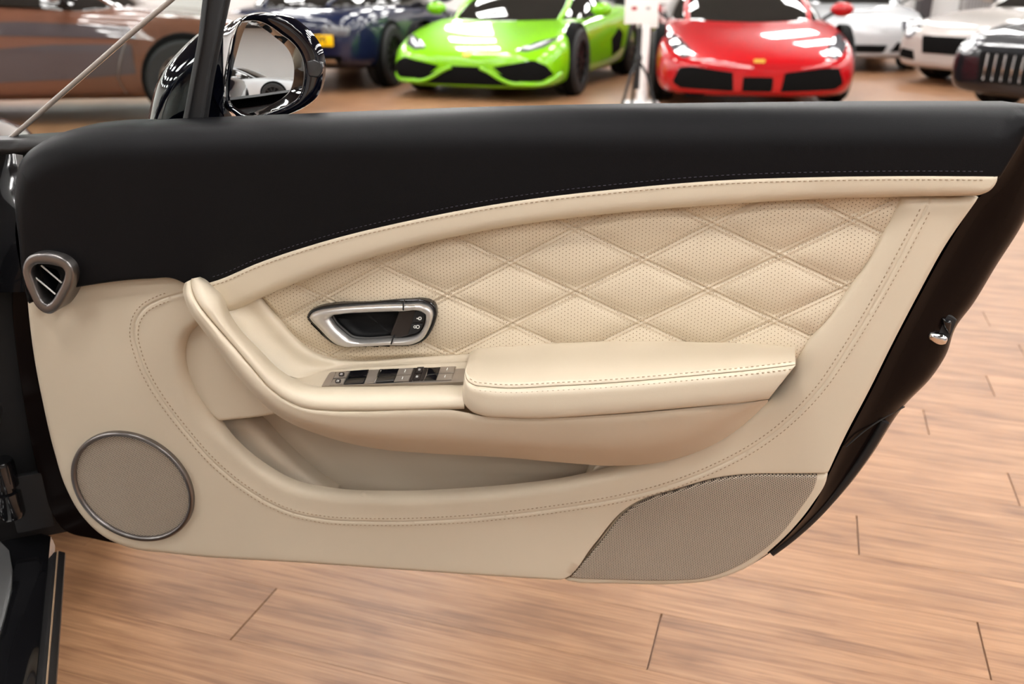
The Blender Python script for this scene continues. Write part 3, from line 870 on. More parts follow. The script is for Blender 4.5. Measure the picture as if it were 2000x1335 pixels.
# --- map pocket
pk = [(345, 640), (560, 640), (900, 760), (1300, 760), (1560, 700), (1500, 830), (1380, 900), (1200, 960), (900, 1000), (650, 1000), (500, 950), (400, 860), (340, 740)]
patch('pocket_back', pk, M['cream_pocket'], door, w0=-.062, rad=.004, skirt=.004, step=.05)
rimline = [(392, 626), (366, 655), (356, 690), (359, 722), (377, 770), (404, 812), (452, 868), (507, 915), (567, 947), (652, 964), (760, 969), (900, 964), (1000, 956), (1100, 943), (1200, 920), (1300, 891), (1400, 849), (1470, 809), (1520, 765), (1560, 700)]
loft('pocket_wall', [[(x, y + 10, -.012) for x, y in rimline], [(x + (4 if x < 600 else -4 if x > 1200 else 0), y + 6, -.03) for x, y in rimline], [(x + (30 if x < 600 else -20 if x > 1200 else 0), y + 14, -.061) for x, y in rimline]], M['cream_pocket'], door, n=90, cross=4)
patch('pocket_blank', [(352, 690), (372, 640), (420, 600), (520, 680), (560, 800), (545, 808), (520, 813), (427, 824), (419, 818), (395, 790), (372, 756)], M['cream'], door, w0=-.012, rad=.005, skirt=.03, step=.012)
patch('pocket_divider', [(414, 822), (482, 826), (540, 880), (600, 935), (652, 972), (600, 972), (520, 945), (460, 890)], M['cream_pocket'], door, w0=-.030, rad=.012, skirt=.04, step=.012)
patch('pocket_cheek', [(1142, 952), (1162, 912), (1240, 880), (1400, 820), (1480, 800), (1440, 850), (1330, 905), (1230, 935)], M['cream'], door, w0=-.026, rad=.004, skirt=.04, step=.012)
kn = P(716, 973, -.020)
k = lathe('pocket_stop', [(0.0, .022), (.004, .021), (.007, .017), (.0075, 0)], M['cream'], door, 16, 'z'); k.location = kn - np.array([0, .004, 0]); k.rotation_euler = (-.9, 0, 0)

# --- round speaker
ca, sa = math.cos(math.radians(33)), math.sin(math.radians(33))


def ell(s):
    return [(260.5 + s * (128.5 * math.cos(t) * ca - 95.9 * math.sin(t) * sa), 947.5 + s * (128.5 * math.cos(t) * sa + 95.9 * math.sin(t) * ca)) for t in np.linspace(0, 2 * math.pi, 40, endpoint=False)]


ring('speaker_ring', ell(1.0), ell(.915), M['satin_dark'], door, -.010, .0055, -.006, .004, n=140, wtrace=0.0)
patch('speaker_mesh', ell(.95), M['grille'], door, w0=.0008, rad=.002, skirt=.006, step=.02)

# --- lower speaker cover
fr = [(1103, 1136), (1112, 1128), (1165, 1065), (1226, 995), (1252, 980), (1320, 958), (1400, 936), (1460, 928), (1540, 927), (1600, 927), (1619, 928), (1616, 942), (1590, 986), (1552, 1034), (1515, 1070), (1472, 1104), (1430, 1125), (1390, 1137), (1320, 1144), (1200, 1143), (1120, 1140)]
patch('speaker_cover_frame', fr, M['cream'], door, w0=-.003, rad=.007, skirt=.02, step=.012)
gr = [(1113, 1130), (1170, 1064), (1230, 996), (1254, 982), (1322, 960), (1400, 938), (1456, 929), (1540, 928), (1597, 929), (1596, 938), (1560, 1000), (1522, 1049), (1480, 1084), (1430, 1112), (1380, 1129), (1300, 1135), (1200, 1133)]
patch('speaker_cover_mesh', gr, M['grille'], door, w0=.0000, rad=.003, skirt=.003, step=.02)

# --- triangular air vent
vent = ring('vent_bezel', vo, vi, M['satin_dark'], door, -.01, .0285, .010, .0022, n=120, wtrace=.026)
patch('vent_throat', [(95 + (x - 95) * 1.25, 548 + (y - 548) * 1.25) for x, y in vi], M['piano'], vent, w0=-.006, rad=.001, skirt=.002, step=.01)
for a, b in (((505, 318), (838, 600)), ((372, 482), (738, 786))):
    pa, pb = P(*v7([a])[0], .020), P(*v7([b])[0], .020)
    tube('vent_slat', [pa, pa * .5 + pb * .5, pb], .0011, M['slat'], vent, 8)

# --- inner door handle
WH = -.004
gk = ring('handle_gasket', go, gi, M['gloss_black'], door, WH - .006, WH + .004, WH - .004, .002, n=140, wtrace=WH)
hz_ = ring('handle_bezel', gi, op, M['satin'], door, WH - .006, WH + .011, WH - .006, .006, n=160, wtrace=WH)
cup = loft('handle_cup', [[(x, y, WH + .002) for x, y in op + op[:1]], [(600 + (x - 600) * .99 + 4, 560 + (y - 560) * .985, WH - .010) for x, y in op + op[:1]], [(740 + (x - 740) * .85, 632 + (y - 632) * .8, WH - .026) for x, y in op + op[:1]], [(740, 632, WH - .028)] * (len(op) + 1)], M['matt_black'], door, n=80, cross=3)
# split lines of the moving lever and the fixed end
for a, b in (((1138, 148), (1138, 224)), ((1020, 556), (1042, 490))):
    pa, pb = P(*c1([a])[0], WH + .0112), P(*c1([b])[0], WH + .0112)
    tube('bezel_gap', [pa + (0, 0, -.006), pa, pa * .5 + pb * .5 + (0, 0, .0002), pb, pb + (0, 0, -.006)], .0009, M['matt_black'], hz_, 6)
patch('button_panel', c1([(1100, 232), (1240, 226), (1325, 228), (1358, 248), (1360, 300), (1330, 392), (1288, 444), (1200, 474), (1030, 486), (1010, 470), (1060, 340)]), M['brown_black'], door, w0=WH + .003, rad=.002, skirt=.012, step=.01)
for pts, nm in ((c1([(1252, 234), (1320, 234), (1350, 256), (1350, 300), (1332, 350), (1222, 354)]), 'unlock_button'), (c1([(1218, 362), (1328, 360), (1305, 420), (1275, 448), (1182, 470)]), 'lock_button')):
    bt = patch(nm, pts, M['matt_black'], door, w0=WH + .0052, rad=.0012, skirt=.004, step=.006)
    if nm == 'unlock_button':
        q = [P(*c1([(1300 + 14 * math.cos(t), 308 + 13 * math.sin(t))])[0], WH + .0056) for t in np.linspace(0, 2 * math.pi, 14, endpoint=False)]
        tube('key_icon', q, .0007, M['icon'], bt, 5, True)
        tube('key_icon', [P(*c1([(x, 308)])[0], WH + .0056) for x in (1268, 1278, 1290)], .0006, M['icon'], bt, 5)
    else:
        for cx_, r_ in ((1252, 12), (1280, 16)):
            q = [P(*c1([(cx_ + r_ * math.cos(t), 390 + r_ * .9 * math.sin(t))])[0], WH + .0056) for t in np.linspace(0, 2 * math.pi, 14, endpoint=False)]
            tube('padlock_icon', q, .0005, M['icon'], bt, 5, True)

# --- window switches on the ledge
def c8(x, y): return (620 + x / 6.25, 690 + y / 6.25)
NRM = np.array([0, .83, .55])


def swp(x, y, up=0.0):
    px, py = c8(x, y)
    yb = 727 - (px - 645) * .0456; yf = 754 - (px - 628) * .029
    t = (py - yb) / (yf - yb)
    return P(px, py, .019 + .036 * t) + NRM * up


def swpiece(name, pts, mat, parent, up, th=.004, inset=.0):
    top = [swp(x, y, up) for x, y in pts]
    V = top + [q - NRM * th for q in top]
    n = len(pts)
    F = [list(range(n))] + [[i, i + n, (i + 1) % n + n, (i + 1) % n] for i in range(n)]
    o = fixn(mk(name, V, F, mat, parent, False))
    bm = bmesh.new(); bm.from_mesh(o.data)
    es = [e for e in bm.edges if all(v.index < n for v in e.verts)]
    bmesh.ops.bevel(bm, geom=es, offset=.0005, segments=2, affect='EDGES')
    bm.to_mesh(o.data); bm.free()
    return o


plate = swpiece('switch_plate', [(52, 402), (145, 245), (175, 228), (1805, 150), (1800, 352), (1000, 372)], M['taupe_plate'], door, .0015, .006)
swpiece('switch_trim', [(225, 238), (640, 208), (636, 222), (222, 252)], M['chrome'], plate, .0030, .003)
swpiece('switch_trim', [(765, 205), (1698, 172), (1694, 184), (780, 222), (715, 372), (690, 372)], M['chrome'], plate, .0030, .003)
swpiece('switch_well', [(222, 248), (1690, 182), (1640, 338), (148, 398)], M['matt_black'], plate, .0016, .003)
for pts, m_, up in [
    ([(240, 246), (404, 238), (360, 312), (205, 322)], 'taupe_plate', .0042), ([(200, 330), (352, 320), (322, 388), (160, 396)], 'taupe_plate', .0036),
    ([(410, 236), (632, 218), (600, 300), (385, 312)], 'piano', .0040), ([(380, 320), (596, 310), (562, 376), (332, 390)], 'piano', .0034),
    ([(640, 214), (764, 208), (700, 370), (575, 380)], 'taupe_plate', .0030),
    ([(790, 224), (1000, 206), (970, 284), (735, 300)], 'piano', .0040), ([(732, 308), (966, 292), (935, 358), (715, 372)], 'piano', .0034),
    ([(1004, 206), (1180, 196), (1150, 276), (974, 284)], 'taupe_plate', .0046), ([(972, 290), (1146, 282), (1116, 350), (938, 360)], 'taupe_plate', .0036),
    ([(1184, 196), (1220, 194), (1160, 348), (1122, 352)], 'brown_black', .0034), ([(1226, 190), (1306, 186), (1280, 262), (1198, 268)], 'brown_black', .0050), ([(1195, 274), (1278, 268), (1250, 342), (1168, 348)], 'brown_black', .0044),
    ([(1312, 194), (1350, 192), (1296, 342), (1256, 344)], 'brown_black', .0034),
    ([(1356, 200), (1506, 186), (1482, 262), (1340, 278)], 'piano', .0040), ([(1336, 286), (1478, 268), (1452, 338), (1304, 342)], 'piano', .0034),
    ([(1510, 186), (1688, 178), (1668, 252), (1488, 258)], 'taupe_plate', .0046), ([(1484, 268), (1664, 260), (1640, 334), (1458, 340)], 'taupe_plate', .0036)]:
    b_ = swpiece('window_switch', pts, M[m_], plate, up, .0045)
    cx_ = sum(p[0] for p in pts) / 4; cy_ = sum(p[1] for p in pts) / 4
    if m_ == 'taupe_plate' and cx_ > 900:
        tube('window_icon', [swp(cx_ + 6, cy_ - 14, up + .0003), swp(cx_, cy_, up + .0003), swp(cx_ - 5, cy_ + 14, up + .0003)], .0006, M['icon'], b_, 5)
    elif m_ == 'taupe_plate' and cx_ < 400:
        q = [swp(cx_ + s * 34, cy_ + t * 24, up + .0006) for s, t in ((-1, .6), (-.7, 1), (.5, 1), (1, .6), (1.15, -.6), (.8, -1), (-.5, -1), (-.9, -.6))]
        ic = fixn(mk('mirror_icon', q + [p - NRM * .002 for p in q], [list(range(8))] + [[i, i + 8, (i + 1) % 8 + 8, (i + 1) % 8] for i in range(8)], M['brown_black'], b_, False))
        tube('mirror_icon', [swp(cx_ + s * 14, cy_ + t * 10, up + .0009) for s, t in ((-1, .6), (.6, .8), (1, -.6), (-.6, -.8))], .0005, M['icon'], b_, 5, True)
    elif m_ == 'brown_black' and abs(pts[0][0] - pts[1][0]) > 60:
        tube('lamp_icon', [swp(cx_ + s * 12, cy_ + t * 10, up + .0004) for s, t in ((-1, .6), (.6, .8), (1, -.6), (-.6, -.8))], .0005, M['icon'], b_, 5, True)

# --- quarter glass, window post and wing mirror carried by the door
def on(px, py, w): return P(px, py, w)


gl = pmat('tinted glass', (0.80, 0.86, 0.84), 0.0, trans=1.0, ior=1.02, spec=0.3)
M['glass'] = gl
gp = [(-20, 300), (330, 0), (520, -165), (560, -165), (480, -165), (447, 0), (398, 245), (300, 262), (0, 300)]
gp = [(0, 292), (170, 146), (335, 2), (500, -140), (470, -60), (440, 20), (400, 245), (200, 268)]
G = np.array([on(x, y, -.055) for x, y in gp])
V = [*G, *(G - np.array([0, 0, .004]))]; n = len(gp)
fixn(mk('quarter_glass', V, [list(range(n)), list(range(2 * n - 1, n - 1, -1))] + [[i, i + n, (i + 1) % n + n, (i + 1) % n] for i in range(n)], gl, door, False))
tube('glass_edge_trim', [on(x, y, -.055) for x, y in ((-60, 338), (0, 288), (85, 214), (170, 140), (250, 70), (334, 0), (420, -75), (500, -145))], .0030, noise_tint(pmat('grey glass edge', (0.30, 0.26, 0.23), 0.35), 40, .05), door, 8)
post = []
for x0, x1, y in ((352, 400, 262), (360, 405, 225), (374, 417, 150), (388, 432, 75), (397, 448, 0), (408, 462, -70), (418, 478, -150)):
    post.append((x0, x1, y))
loft('window_post', [[(x0 + 4, y, -.075) for x0, x1, y in post], [(x0, y, -.052) for x0, x1, y in post], [(x0 + 9, y, -.046) for x0, x1, y in post], [(x0 + 10, y, -.049) for x0, x1, y in post],
                     [(x1 - 9, y, -.048) for x0, x1, y in post], [(x1 - 7, y, -.045) for x0, x1, y in post], [(x1, y, -.052) for x0, x1, y in post], [(x1 - 6, y, -.08) for x0, x1, y in post]], M['matt_black'], door, n=40, cross=3)

WM = -.115


def c3m(pts): return [(270 + x / 5.263, y / 5.263) for x, y in pts]
mo = c3m([(893, 960), (905, 1085), (950, 1150), (1020, 1215), (1110, 1262), (1300, 1246), (1500, 1194), (1700, 1102), (1820, 1002), (1882, 850), (1897, 690), (1872, 540), (1802, 400), (1702, 288), (1600, 208), (1450, 153), (1250, 137), (1110, 160), (1050, 200), (1000, 300), (955, 480), (925, 620), (903, 800)])
mg = c3m([(1050, 232), (1120, 218), (1220, 224), (1350, 288), (1440, 355), (1540, 425), (1605, 495), (1652, 575), (1680, 680), (1682, 800), (1662, 920), (1620, 1010), (1540, 1072), (1400, 1132), (1250, 1182), (1150, 1202), (1080, 1192), (1000, 1142), (930, 1080), (907, 1000), (907, 880), (932, 700), (962, 540), (990, 400), (1020, 290)])
mirror = ring('wing_mirror', mo, mg, M['navy'], door, WM - .012, WM, WM - .054, .006, n=140, wtrace=WM)
gbox = np.array(mg); 
# glass pane: turned slightly so that it looks back past the camera
gc = np.array(mg).mean(0)
G0 = P(gc[0], gc[1], WM - .020)
YAW, TILT, RAD = math.radians(-24), math.radians(-3.0), .6
gl_uv = crs(np.array([P(x, y, WM - .018)[:2] for x, y in mg]), 4, True)
gl_uv = G0[:2] + (gl_uv - G0[:2]) * 1.03


def glass_w(u, v):
    du, dv = u - G0[0], v - G0[1]
    return math.tan(YAW) * du + math.tan(TILT) * dv - (du**2 + dv**2) / (2 * RAD)


patch('mirror_glass', [tuple(q) for q in gl_uv], M['mirror'], mirror, w0=WM - .027, rad=.0002, skirt=.004, step=.004, raw=True, n=1, h=glass_w)
mz = resample(crs(np.array(mo), 8, True), 64, closed=True)
ft = np.fft.fft(mz[:, 0] + 1j * mz[:, 1]); ft[5:-4] = 0; mz = np.fft.ifft(ft)
mo3 = [(z_.real, z_.imag) for z_ in mz]; mo3.append(mo3[0])
cxm, cym = 530, 130


def sh(k, dx, dy, w): return [(cxm + (x - cxm) * k + dx, cym + (y - cym) * k + dy, w) for x, y in mo3]


loft('mirror_casing', [sh(.975, 0, 0, WM - .004), sh(1.0, -4, 0, WM - .03), sh(.97, -24, 3, WM - .06), sh(.84, -52, 8, WM - .09), sh(.6, -76, 14, WM - .11), sh(.3, -88, 18, WM - .12), sh(.02, -92, 20, WM - .122)], M['navy'], mirror, n=100, cross=4)
loft('mirror_arm', [[(436, 30, WM - .03), (420, 46, WM - .03), (384, 68, WM - .03), (346, 104, WM - .03), (322, 132, WM - .03), (308, 158, WM - .03), (296, 198, WM - .03), (284, 262, WM - .03)],
                    [(436, 36, WM + .0), (425, 52, WM - .0), (390, 76, WM), (352, 112, WM), (329, 140, WM), (316, 165, WM), (305, 202, WM), (294, 264, WM)],
                    [(436, 120, WM + .012), (436, 128, WM + .014), (430, 140, WM + .014), (400, 160, WM + .014), (385, 180, WM + .014), (375, 200, WM + .014), (365, 225, WM + .014), (355, 268, WM + .014)],
                    [(436, 200, WM + .006), (436, 205, WM + .006), (436, 210, WM + .006), (436, 215, WM + .006), (436, 222, WM + .006), (436, 232, WM + .006), (430, 248, WM + .006), (420, 272, WM + .006)],
                    [(436, 214, WM - .03), (436, 216, WM - .03), (436, 220, WM - .03), (436, 226, WM - .03), (436, 234, WM - .03), (436, 244, WM - .03), (436, 258, WM - .03), (432, 276, WM - .03)]], M['navy'], mirror, n=60, cross=6)
patch('mirror_indicator', [(598, 120), (612, 116), (628, 122), (629, 140), (622, 152), (602, 150)], noise_tint(pmat('smoked lamp lens', (.03, .03, .032), .12, coat=.4), 90, .6), mirror, w0=WM + .001, rad=.002, skirt=.006, step=.006)

# ------------------------------------------------------------------ the car the door belongs to
ca_ = np.array([-0.39, 0.92, 0]); ca_ /= np.linalg.norm(ca_)          # towards its nose
cb_ = np.array([-ca_[1], ca_[0], 0])                                   # towards its middle
sill_far = ground(120, 1075, .36); sill_near = ground(100, 1335, .36)
HP = sill_far.copy(); HP[2] = 0
own = empty('coupe', (HP[0], HP[1], 0), math.atan2(ca_[1], ca_[0]))     # local x forward, y inward (left)
tag(own, 'black coupe whose open door shows its cream trim, sill and hinge pillar at left', 'car')


def sec_loft(name, secs, mat, parent, cross=4, auto=None):
    """secs: equally long lists of 3d points"""
    return loft(name, secs, mat, parent, n=len(secs[0]) * 4, cross=cross, fromP=False, auto=auto)


# sill: long rail with rounded shoulder, running back past the camera
def rail(name, prof, x0, x1, mat, parent):
    m = len(prof)
    V = [(x0, y, z) for y, z in prof] + [(x1, y, z) for y, z in prof]
    F = [[i, (i + 1) % m, (i + 1) % m + m, i + m] for i in range(m)] + [list(range(m))[::-1], list(range(m, 2 * m))]
    return fixn(mk(name, V, F, mat, parent, True, 40))


rail('sill', [(.16, .16), (.07, .26), (.015, .335), (.018, .352), (.03, .36), (.16, .362), (.19, .355), (.30, .30), (.30, .14)], -1.9, .06, M['gloss_black'], own)
rail('sill_finisher', [(.000, .342), (-.004, .350), (-.004, .356), (.002, .360), (.010, .360), (.018, .352), (.016, .342)], -1.9, .0, M['seal'], own)
rail('sill_bead', [(.0035, .360), (.004, .3618), (.0055, .3618), (.006, .360)], -1.9, .0, pmat('tan bead', (.32, .22, .14), .4), own)
# brushed tread plate on the inner slope of the sill
tp = [(.05, .082), (.02, .068), (-.03, .060), (-.08, .057), (-.14, .060), (-.22, .066), (-.40, .072), (-1.2, .075), (-1.2, .27), (.05, .27)]
V = [(x, y, .3665 - max(0, y - .185) * .45) for x, y in tp]; n = len(tp)
V += [(a, b, c - .004) for a, b, c in V]
fixn(mk('tread_plate', V, [list(range(n)), list(range(2 * n - 1, n - 1, -1))] + [[i, i + n, (i + 1) % n + n, (i + 1) % n] for i in range(n)], noise_tint(pmat('brushed steel', (.6, .6, .6), .42, metal=1), 40, .05), own, False))
# hinge pillar
bm = bmesh.new(); bmbox(bm, (.13, .28, .60), (.10, .68, .52), None, .01)
mkbm('hinge_pillar', bm, M['matt_black'], own, True, 40)
for z in (.46, .76):
    hg = lathe('hinge', [(.0, -.045), (.016, -.045), (.018, -.04), (.018, -.005), (.013, -.003), (.013, .003), (.018, .005), (.018, .04), (.016, .045), (0, .045)], M['gloss_black'], own, 16, 'z')
    hg.location = (.03, .055, z)
    box('hinge_leaf', (.045, .10, z), (.02, .08, .07), M['matt_black'], own, .006)
box('check_strap', (.02, .075, .575), (.07, .07, .014), M['satin_dark'], own, .003)
box('pillar_cover', (.035, .03, .43), (.012, .05, .09), M['matt_black'], own, .004)
# front wing forward of the pillar, with its wheel
wing = []
for x, yo, zt, ins in ((.10, .01, .84, .30), (.35, .0, .83, .34), (.7, -.01, .85, .38), (1.05, -.015, .85, .4), (1.4, -.01, .82, .42), (1.65, .05, .76, .45), (1.8, .18, .62, .5)):
    wing.append([(x, yo + .06, .24), (x, yo + .01, .42), (x, yo, .58), (x, yo + .02, zt - .16), (x, yo + .07, zt - .05), (x, yo + .18, zt), (x, yo + ins, zt + .03), (x, .95, zt + .06)])
sec_loft('front_wing', wing, M['navy'], own, cross=5)


def wheel_parts(parent, loc, r, width, rimmat, spokes=10, side=1, caliper=None):
    t = lathe('wheel', [(r * .66, -width / 2), (r * .93, -width / 2), (r, -width * .38), (r, width * .38), (r * .93, width / 2), (r * .66, width / 2), (r * .66, width * .46), (r * .64, -width * .3)], M['tyre'], parent, 36, 'y')
    t.location = loc
    bm = bmesh.new()
    yf = width * .42 * side
    for k in range(spokes):
        a = 2 * math.pi * k / spokes
        R_ = Matrix.Rotation(-a, 4, 'Y')
        bmbox(bm, R_ @ Vector((r * .37, yf * .85, 0)), (r * .58, .035, r * .085), R_, 0.0)
    bmesh.ops.create_cone(bm, cap_ends=True, segments=20, radius1=r * .14, radius2=r * .12, depth=.06, matrix=Matrix.Translation((0, yf * .85, 0)) @ Matrix.Rotation(math.pi / 2, 4, 'X'))
    segs = 36
    for rr0, rr1, y0_, y1_ in ((r * .68, r * .60, yf, yf * .75),):
        ro = [bm.verts.new((rr0 * math.cos(2 * math.pi * i / segs), y0_, rr0 * math.sin(2 * math.pi * i / segs))) for i in range(segs)]
        ri = [bm.verts.new((rr1 * math.cos(2 * math.pi * i / segs), y1_, rr1 * math.sin(2 * math.pi * i / segs))) for i in range(segs)]
        for i in range(segs): bm.faces.new((ro[i], ro[(i + 1) % segs], ri[(i + 1) % segs], ri[i]))
    rim_ = mkbm('rim', bm, rimmat, t, True, 35)
    disc = lathe('brake_disc', [(0, .012), (r * .5, .012), (r * .5, -.012), (0, -.012)], M['rim_dark'], t, 28, 'y')
    if caliper: box('brake_caliper', (r * .36, yf * .35, r * .12), (.09, .05, .16), caliper, t, .01)
    return t


wheel_parts(own, (.93, .12, .36), .36, .26, M['rim_dark'], 10, -1)
cyl = lathe('wheel_arch', [(0, -.001), (.40, -.001), (.41, .0), (.41, .05)], M['matt_black'], own, 36, 'y'); cyl.location = (.93, -.042, .38)

# unseen roof added to block ceiling light from the left; screen pillar, cabin floor and seat of the same car
roof = []
for x, z in ((-.45, 1.27), (-.7, 1.33), (-1.1, 1.37), (-1.6, 1.38), (-2.1, 1.34), (-2.7, 1.20)):
    roof.append([(x, .10, z - .06), (x, .14, z - .01), (x, .3, z + .02), (x, .75, z + .04), (x, 1.2, z + .02), (x, 1.40, z - .06)])
sec_loft('roof', roof, M['navy'], own, cross=4)
tube('screen_pillar', resample(crs(np.array([(-.45, .13, 1.24), (-.1, .15, 1.10), (.25, .20, .97), (.5, .26, .86)]), 6), 24), .035, M['navy'], own, 10)
box('cabin_floor', (-1.0, .85, .22), (1.9, 1.1, .06), M['matt_black'], own, .02)
sb = [(-.55, .35, .36), (-.55, .82, .36)]
bm = bmesh.new(); bmbox(bm, (-.95, .60, .44), (.52, .50, .16), None, .05); mkbm('seat_cushion', bm, M['cream'], own, True, 40)
bm = bmesh.new(); bmbox(bm, (-1.32, .60, .80), (.16, .50, .66), Matrix.Rotation(-.28, 4, 'Y'), .06); mkbm('seat_back', bm, M['cream'], own, True, 40)
bm = bmesh.new(); bmbox(bm, (-1.0, .60, .30), (.5, .42, .12), None, .02); mkbm('seat_base', bm, M['matt_black'], own, True, 40)
rq = []
for x, yo, zt in ((-1.95, .02, .92), (-2.2, .0, .95), (-2.7, -.02, .96), (-3.2, .0, .93), (-3.5, .08, .84)):
    rq.append([(x, yo + .06, .24), (x, yo + .01, .42), (x, yo, .60), (x, yo + .02, zt - .14), (x, yo + .07, zt - .03), (x, yo + .2, zt + .02), (x, .75, zt + .08)])
sec_loft('rear_quarter', rq, M['navy'], own, cross=4)
wheel_parts(own, (-2.62, .12, .36), .36, .28, M['rim_dark'], 10, -1)

# ------------------------------------------------------------------ showroom cars
SUPER = [(0.00, .60, .17, .33, .40, .43), (-.05, .80, .12, .37, .45, .47), (-.20, .93, .11, .44, .53, .53), (-.5, .965, .11, .54, .64, .61), (-.95, .97, .12, .61, .74, .69),
         (-1.35, .95, .12, .64, .77, .79), (-2.0, .94, .12, .68, .80, .86), (-2.8, .97, .12, .72, .86, .90), (-3.6, 1.0, .14, .74, .88, .92), (-4.2, .97, .20, .72, .84, .86), (-4.5, .88, .28, .66, .78, .80)]
SUPER_G = [(-1.10, .74, .68, .64, .72), (-1.5, .82, .74, .63, .93), (-2.05, .85, .80, .56, 1.13), (-2.6, .85, .84, .55, 1.17), (-3.2, .82, .86, .50, 1.06), (-3.9, .70, .86, .40, .89)]
COUPE = [(0, .60, .22, .48, .56, .58), (-.06, .80, .18, .53, .62, .63), (-.3, .90, .16, .62, .72, .71), (-.85, .93, .16, .68, .83, .79), (-1.4, .92, .17, .72, .85, .87),
         (-2.2, .92, .17, .78, .88, .92), (-3.2, .94, .17, .80, .92, .94), (-3.9, .93, .20, .78, .90, .92), (-4.4, .86, .26, .72, .84, .87), (-4.55, .74, .36, .66, .76, .78)]
COUPE_G = [(-1.38, .78, .79, .70, .83), (-1.75, .82, .86, .65, 1.06), (-2.2, .84, .90, .60, 1.27), (-2.8, .84, .92, .58, 1.32), (-3.5, .79, .92, .50, 1.18), (-4.2, .62, .88, .40, .93)]


def body_section(x, w, zb, zs, zt, zc):
    return [(x, 0, zb), (x, w * .86, zb), (x, w * .97, zb + .06), (x, w, zb * .45 + zs * .55), (x, w * .985, zs), (x, w * .90, zt), (x, w * .55, zt * .35 + zc * .65), (x, 0, zc)]


def cage(name, secs, mat, parent, lev=2, closed_ends=True):
    """half sections from the middle line outwards, mirrored and subdivided"""
    rows = []
    for s in secs:
        left = [(x, -y, z) for x, y, z in s[::-1] if y > 1e-6]
        rows.append(list(s) + left if s[0][1] < 1e-6 else list(s) + left)
    m = len(rows[0]); V = [p for r in rows for p in r]; F = []
    ring_closed = secs[0][0][1] < 1e-6
    for i in range(len(rows) - 1):
        for j in range(m if ring_closed else m - 1):
            F.append([i * m + j, i * m + (j + 1) % m, (i + 1) * m + (j + 1) % m, (i + 1) * m + j])
    if closed_ends:
        F.append(list(range(m))); F.append([(len(rows) - 1) * m + j for j in range(m)])
    o = fixn(mk(name, V, F, mat, parent))
    md = o.modifiers.new('sub', 'SUBSURF'); md.levels = lev; md.render_levels = lev
    return o


def bake(o):
    dg = bpy.context.evaluated_depsgraph_get()
    me = bpy.data.meshes.new_from_object(o.evaluated_get(dg))
    o.modifiers.clear(); o.data = me
    me.polygons.foreach_set('use_smooth', [True] * len(me.polygons))
    return BVHTree.FromPolygons([v.co.copy() for v in me.vertices], [list(p.vertices) for p in me.polygons])


def decal(name, poly, bvh, axis, mat, parent, off=.006, step=.035, side=1, depth=.03):
    """panel fitted to the body: outline in the two other axes, dropped on to it along `axis`"""
    poly = np.array(poly, float)
    lo, hi = poly.min(0), poly.max(0)
    gx, gy = np.meshgrid(np.arange(lo[0], hi[0], step), np.arange(lo[1], hi[1], step))
    g = np.stack([gx.ravel(), gy.ravel()], 1)
    dense = resample(poly, step=step, closed=True)
    g = g[inside(g, dense)]
    if len(g): g = g[seg_dist(g, dense, np.roll(dense, -1, 0))[0] > step * .3]
    allp = np.vstack([dense, g]) if len(g) else dense
    res = delaunay_2d_cdt([Vector(p) for p in allp], [], [list(range(len(dense)))], 1, 1e-7)
    V = []
    last = None
    for v in res[0]:
        if axis == 'x': org, dr = Vector((side * 8, v.x, v.y)), Vector((-side, 0, 0))
        elif axis == 'y': org, dr = Vector((v.x, side * 4, v.y)), Vector((0, -side, 0))
        else: org, dr = Vector((v.x, v.y, 4)), Vector((0, 0, -1))
        hit = bvh.ray_cast(org, dr)[0]
        if hit is None:
            nr = bvh.find_nearest(Vector((last if last else (0, v.x, v.y))))[0]; hit = nr
            if axis == 'x': hit = Vector((nr.x, v.x, v.y))
            elif axis == 'y': hit = Vector((v.x, nr.y, v.y))
        V.append(tuple(hit - dr * off)); last = tuple(hit)
    F = [list(f) for f in res[2]]
    bm = bmesh.new(); bv = [bm.verts.new(p) for p in V]
    for f in F:
        try: bm.faces.new([bv[i] for i in f])
        except ValueError: pass
    ext = bmesh.ops.extrude_edge_only(bm, edges=[e for e in bm.edges if len(e.link_faces) == 1])
    for v in ext['geom']:
        if isinstance(v, bmesh.types.BMVert): v.co += dr * depth
    bmesh.ops.recalc_face_normals(bm, faces=bm.faces)
    return mkbm(name, bm, mat, parent, True, 40)


def mir(poly): return [(-y, z) for y, z in poly][::-1]


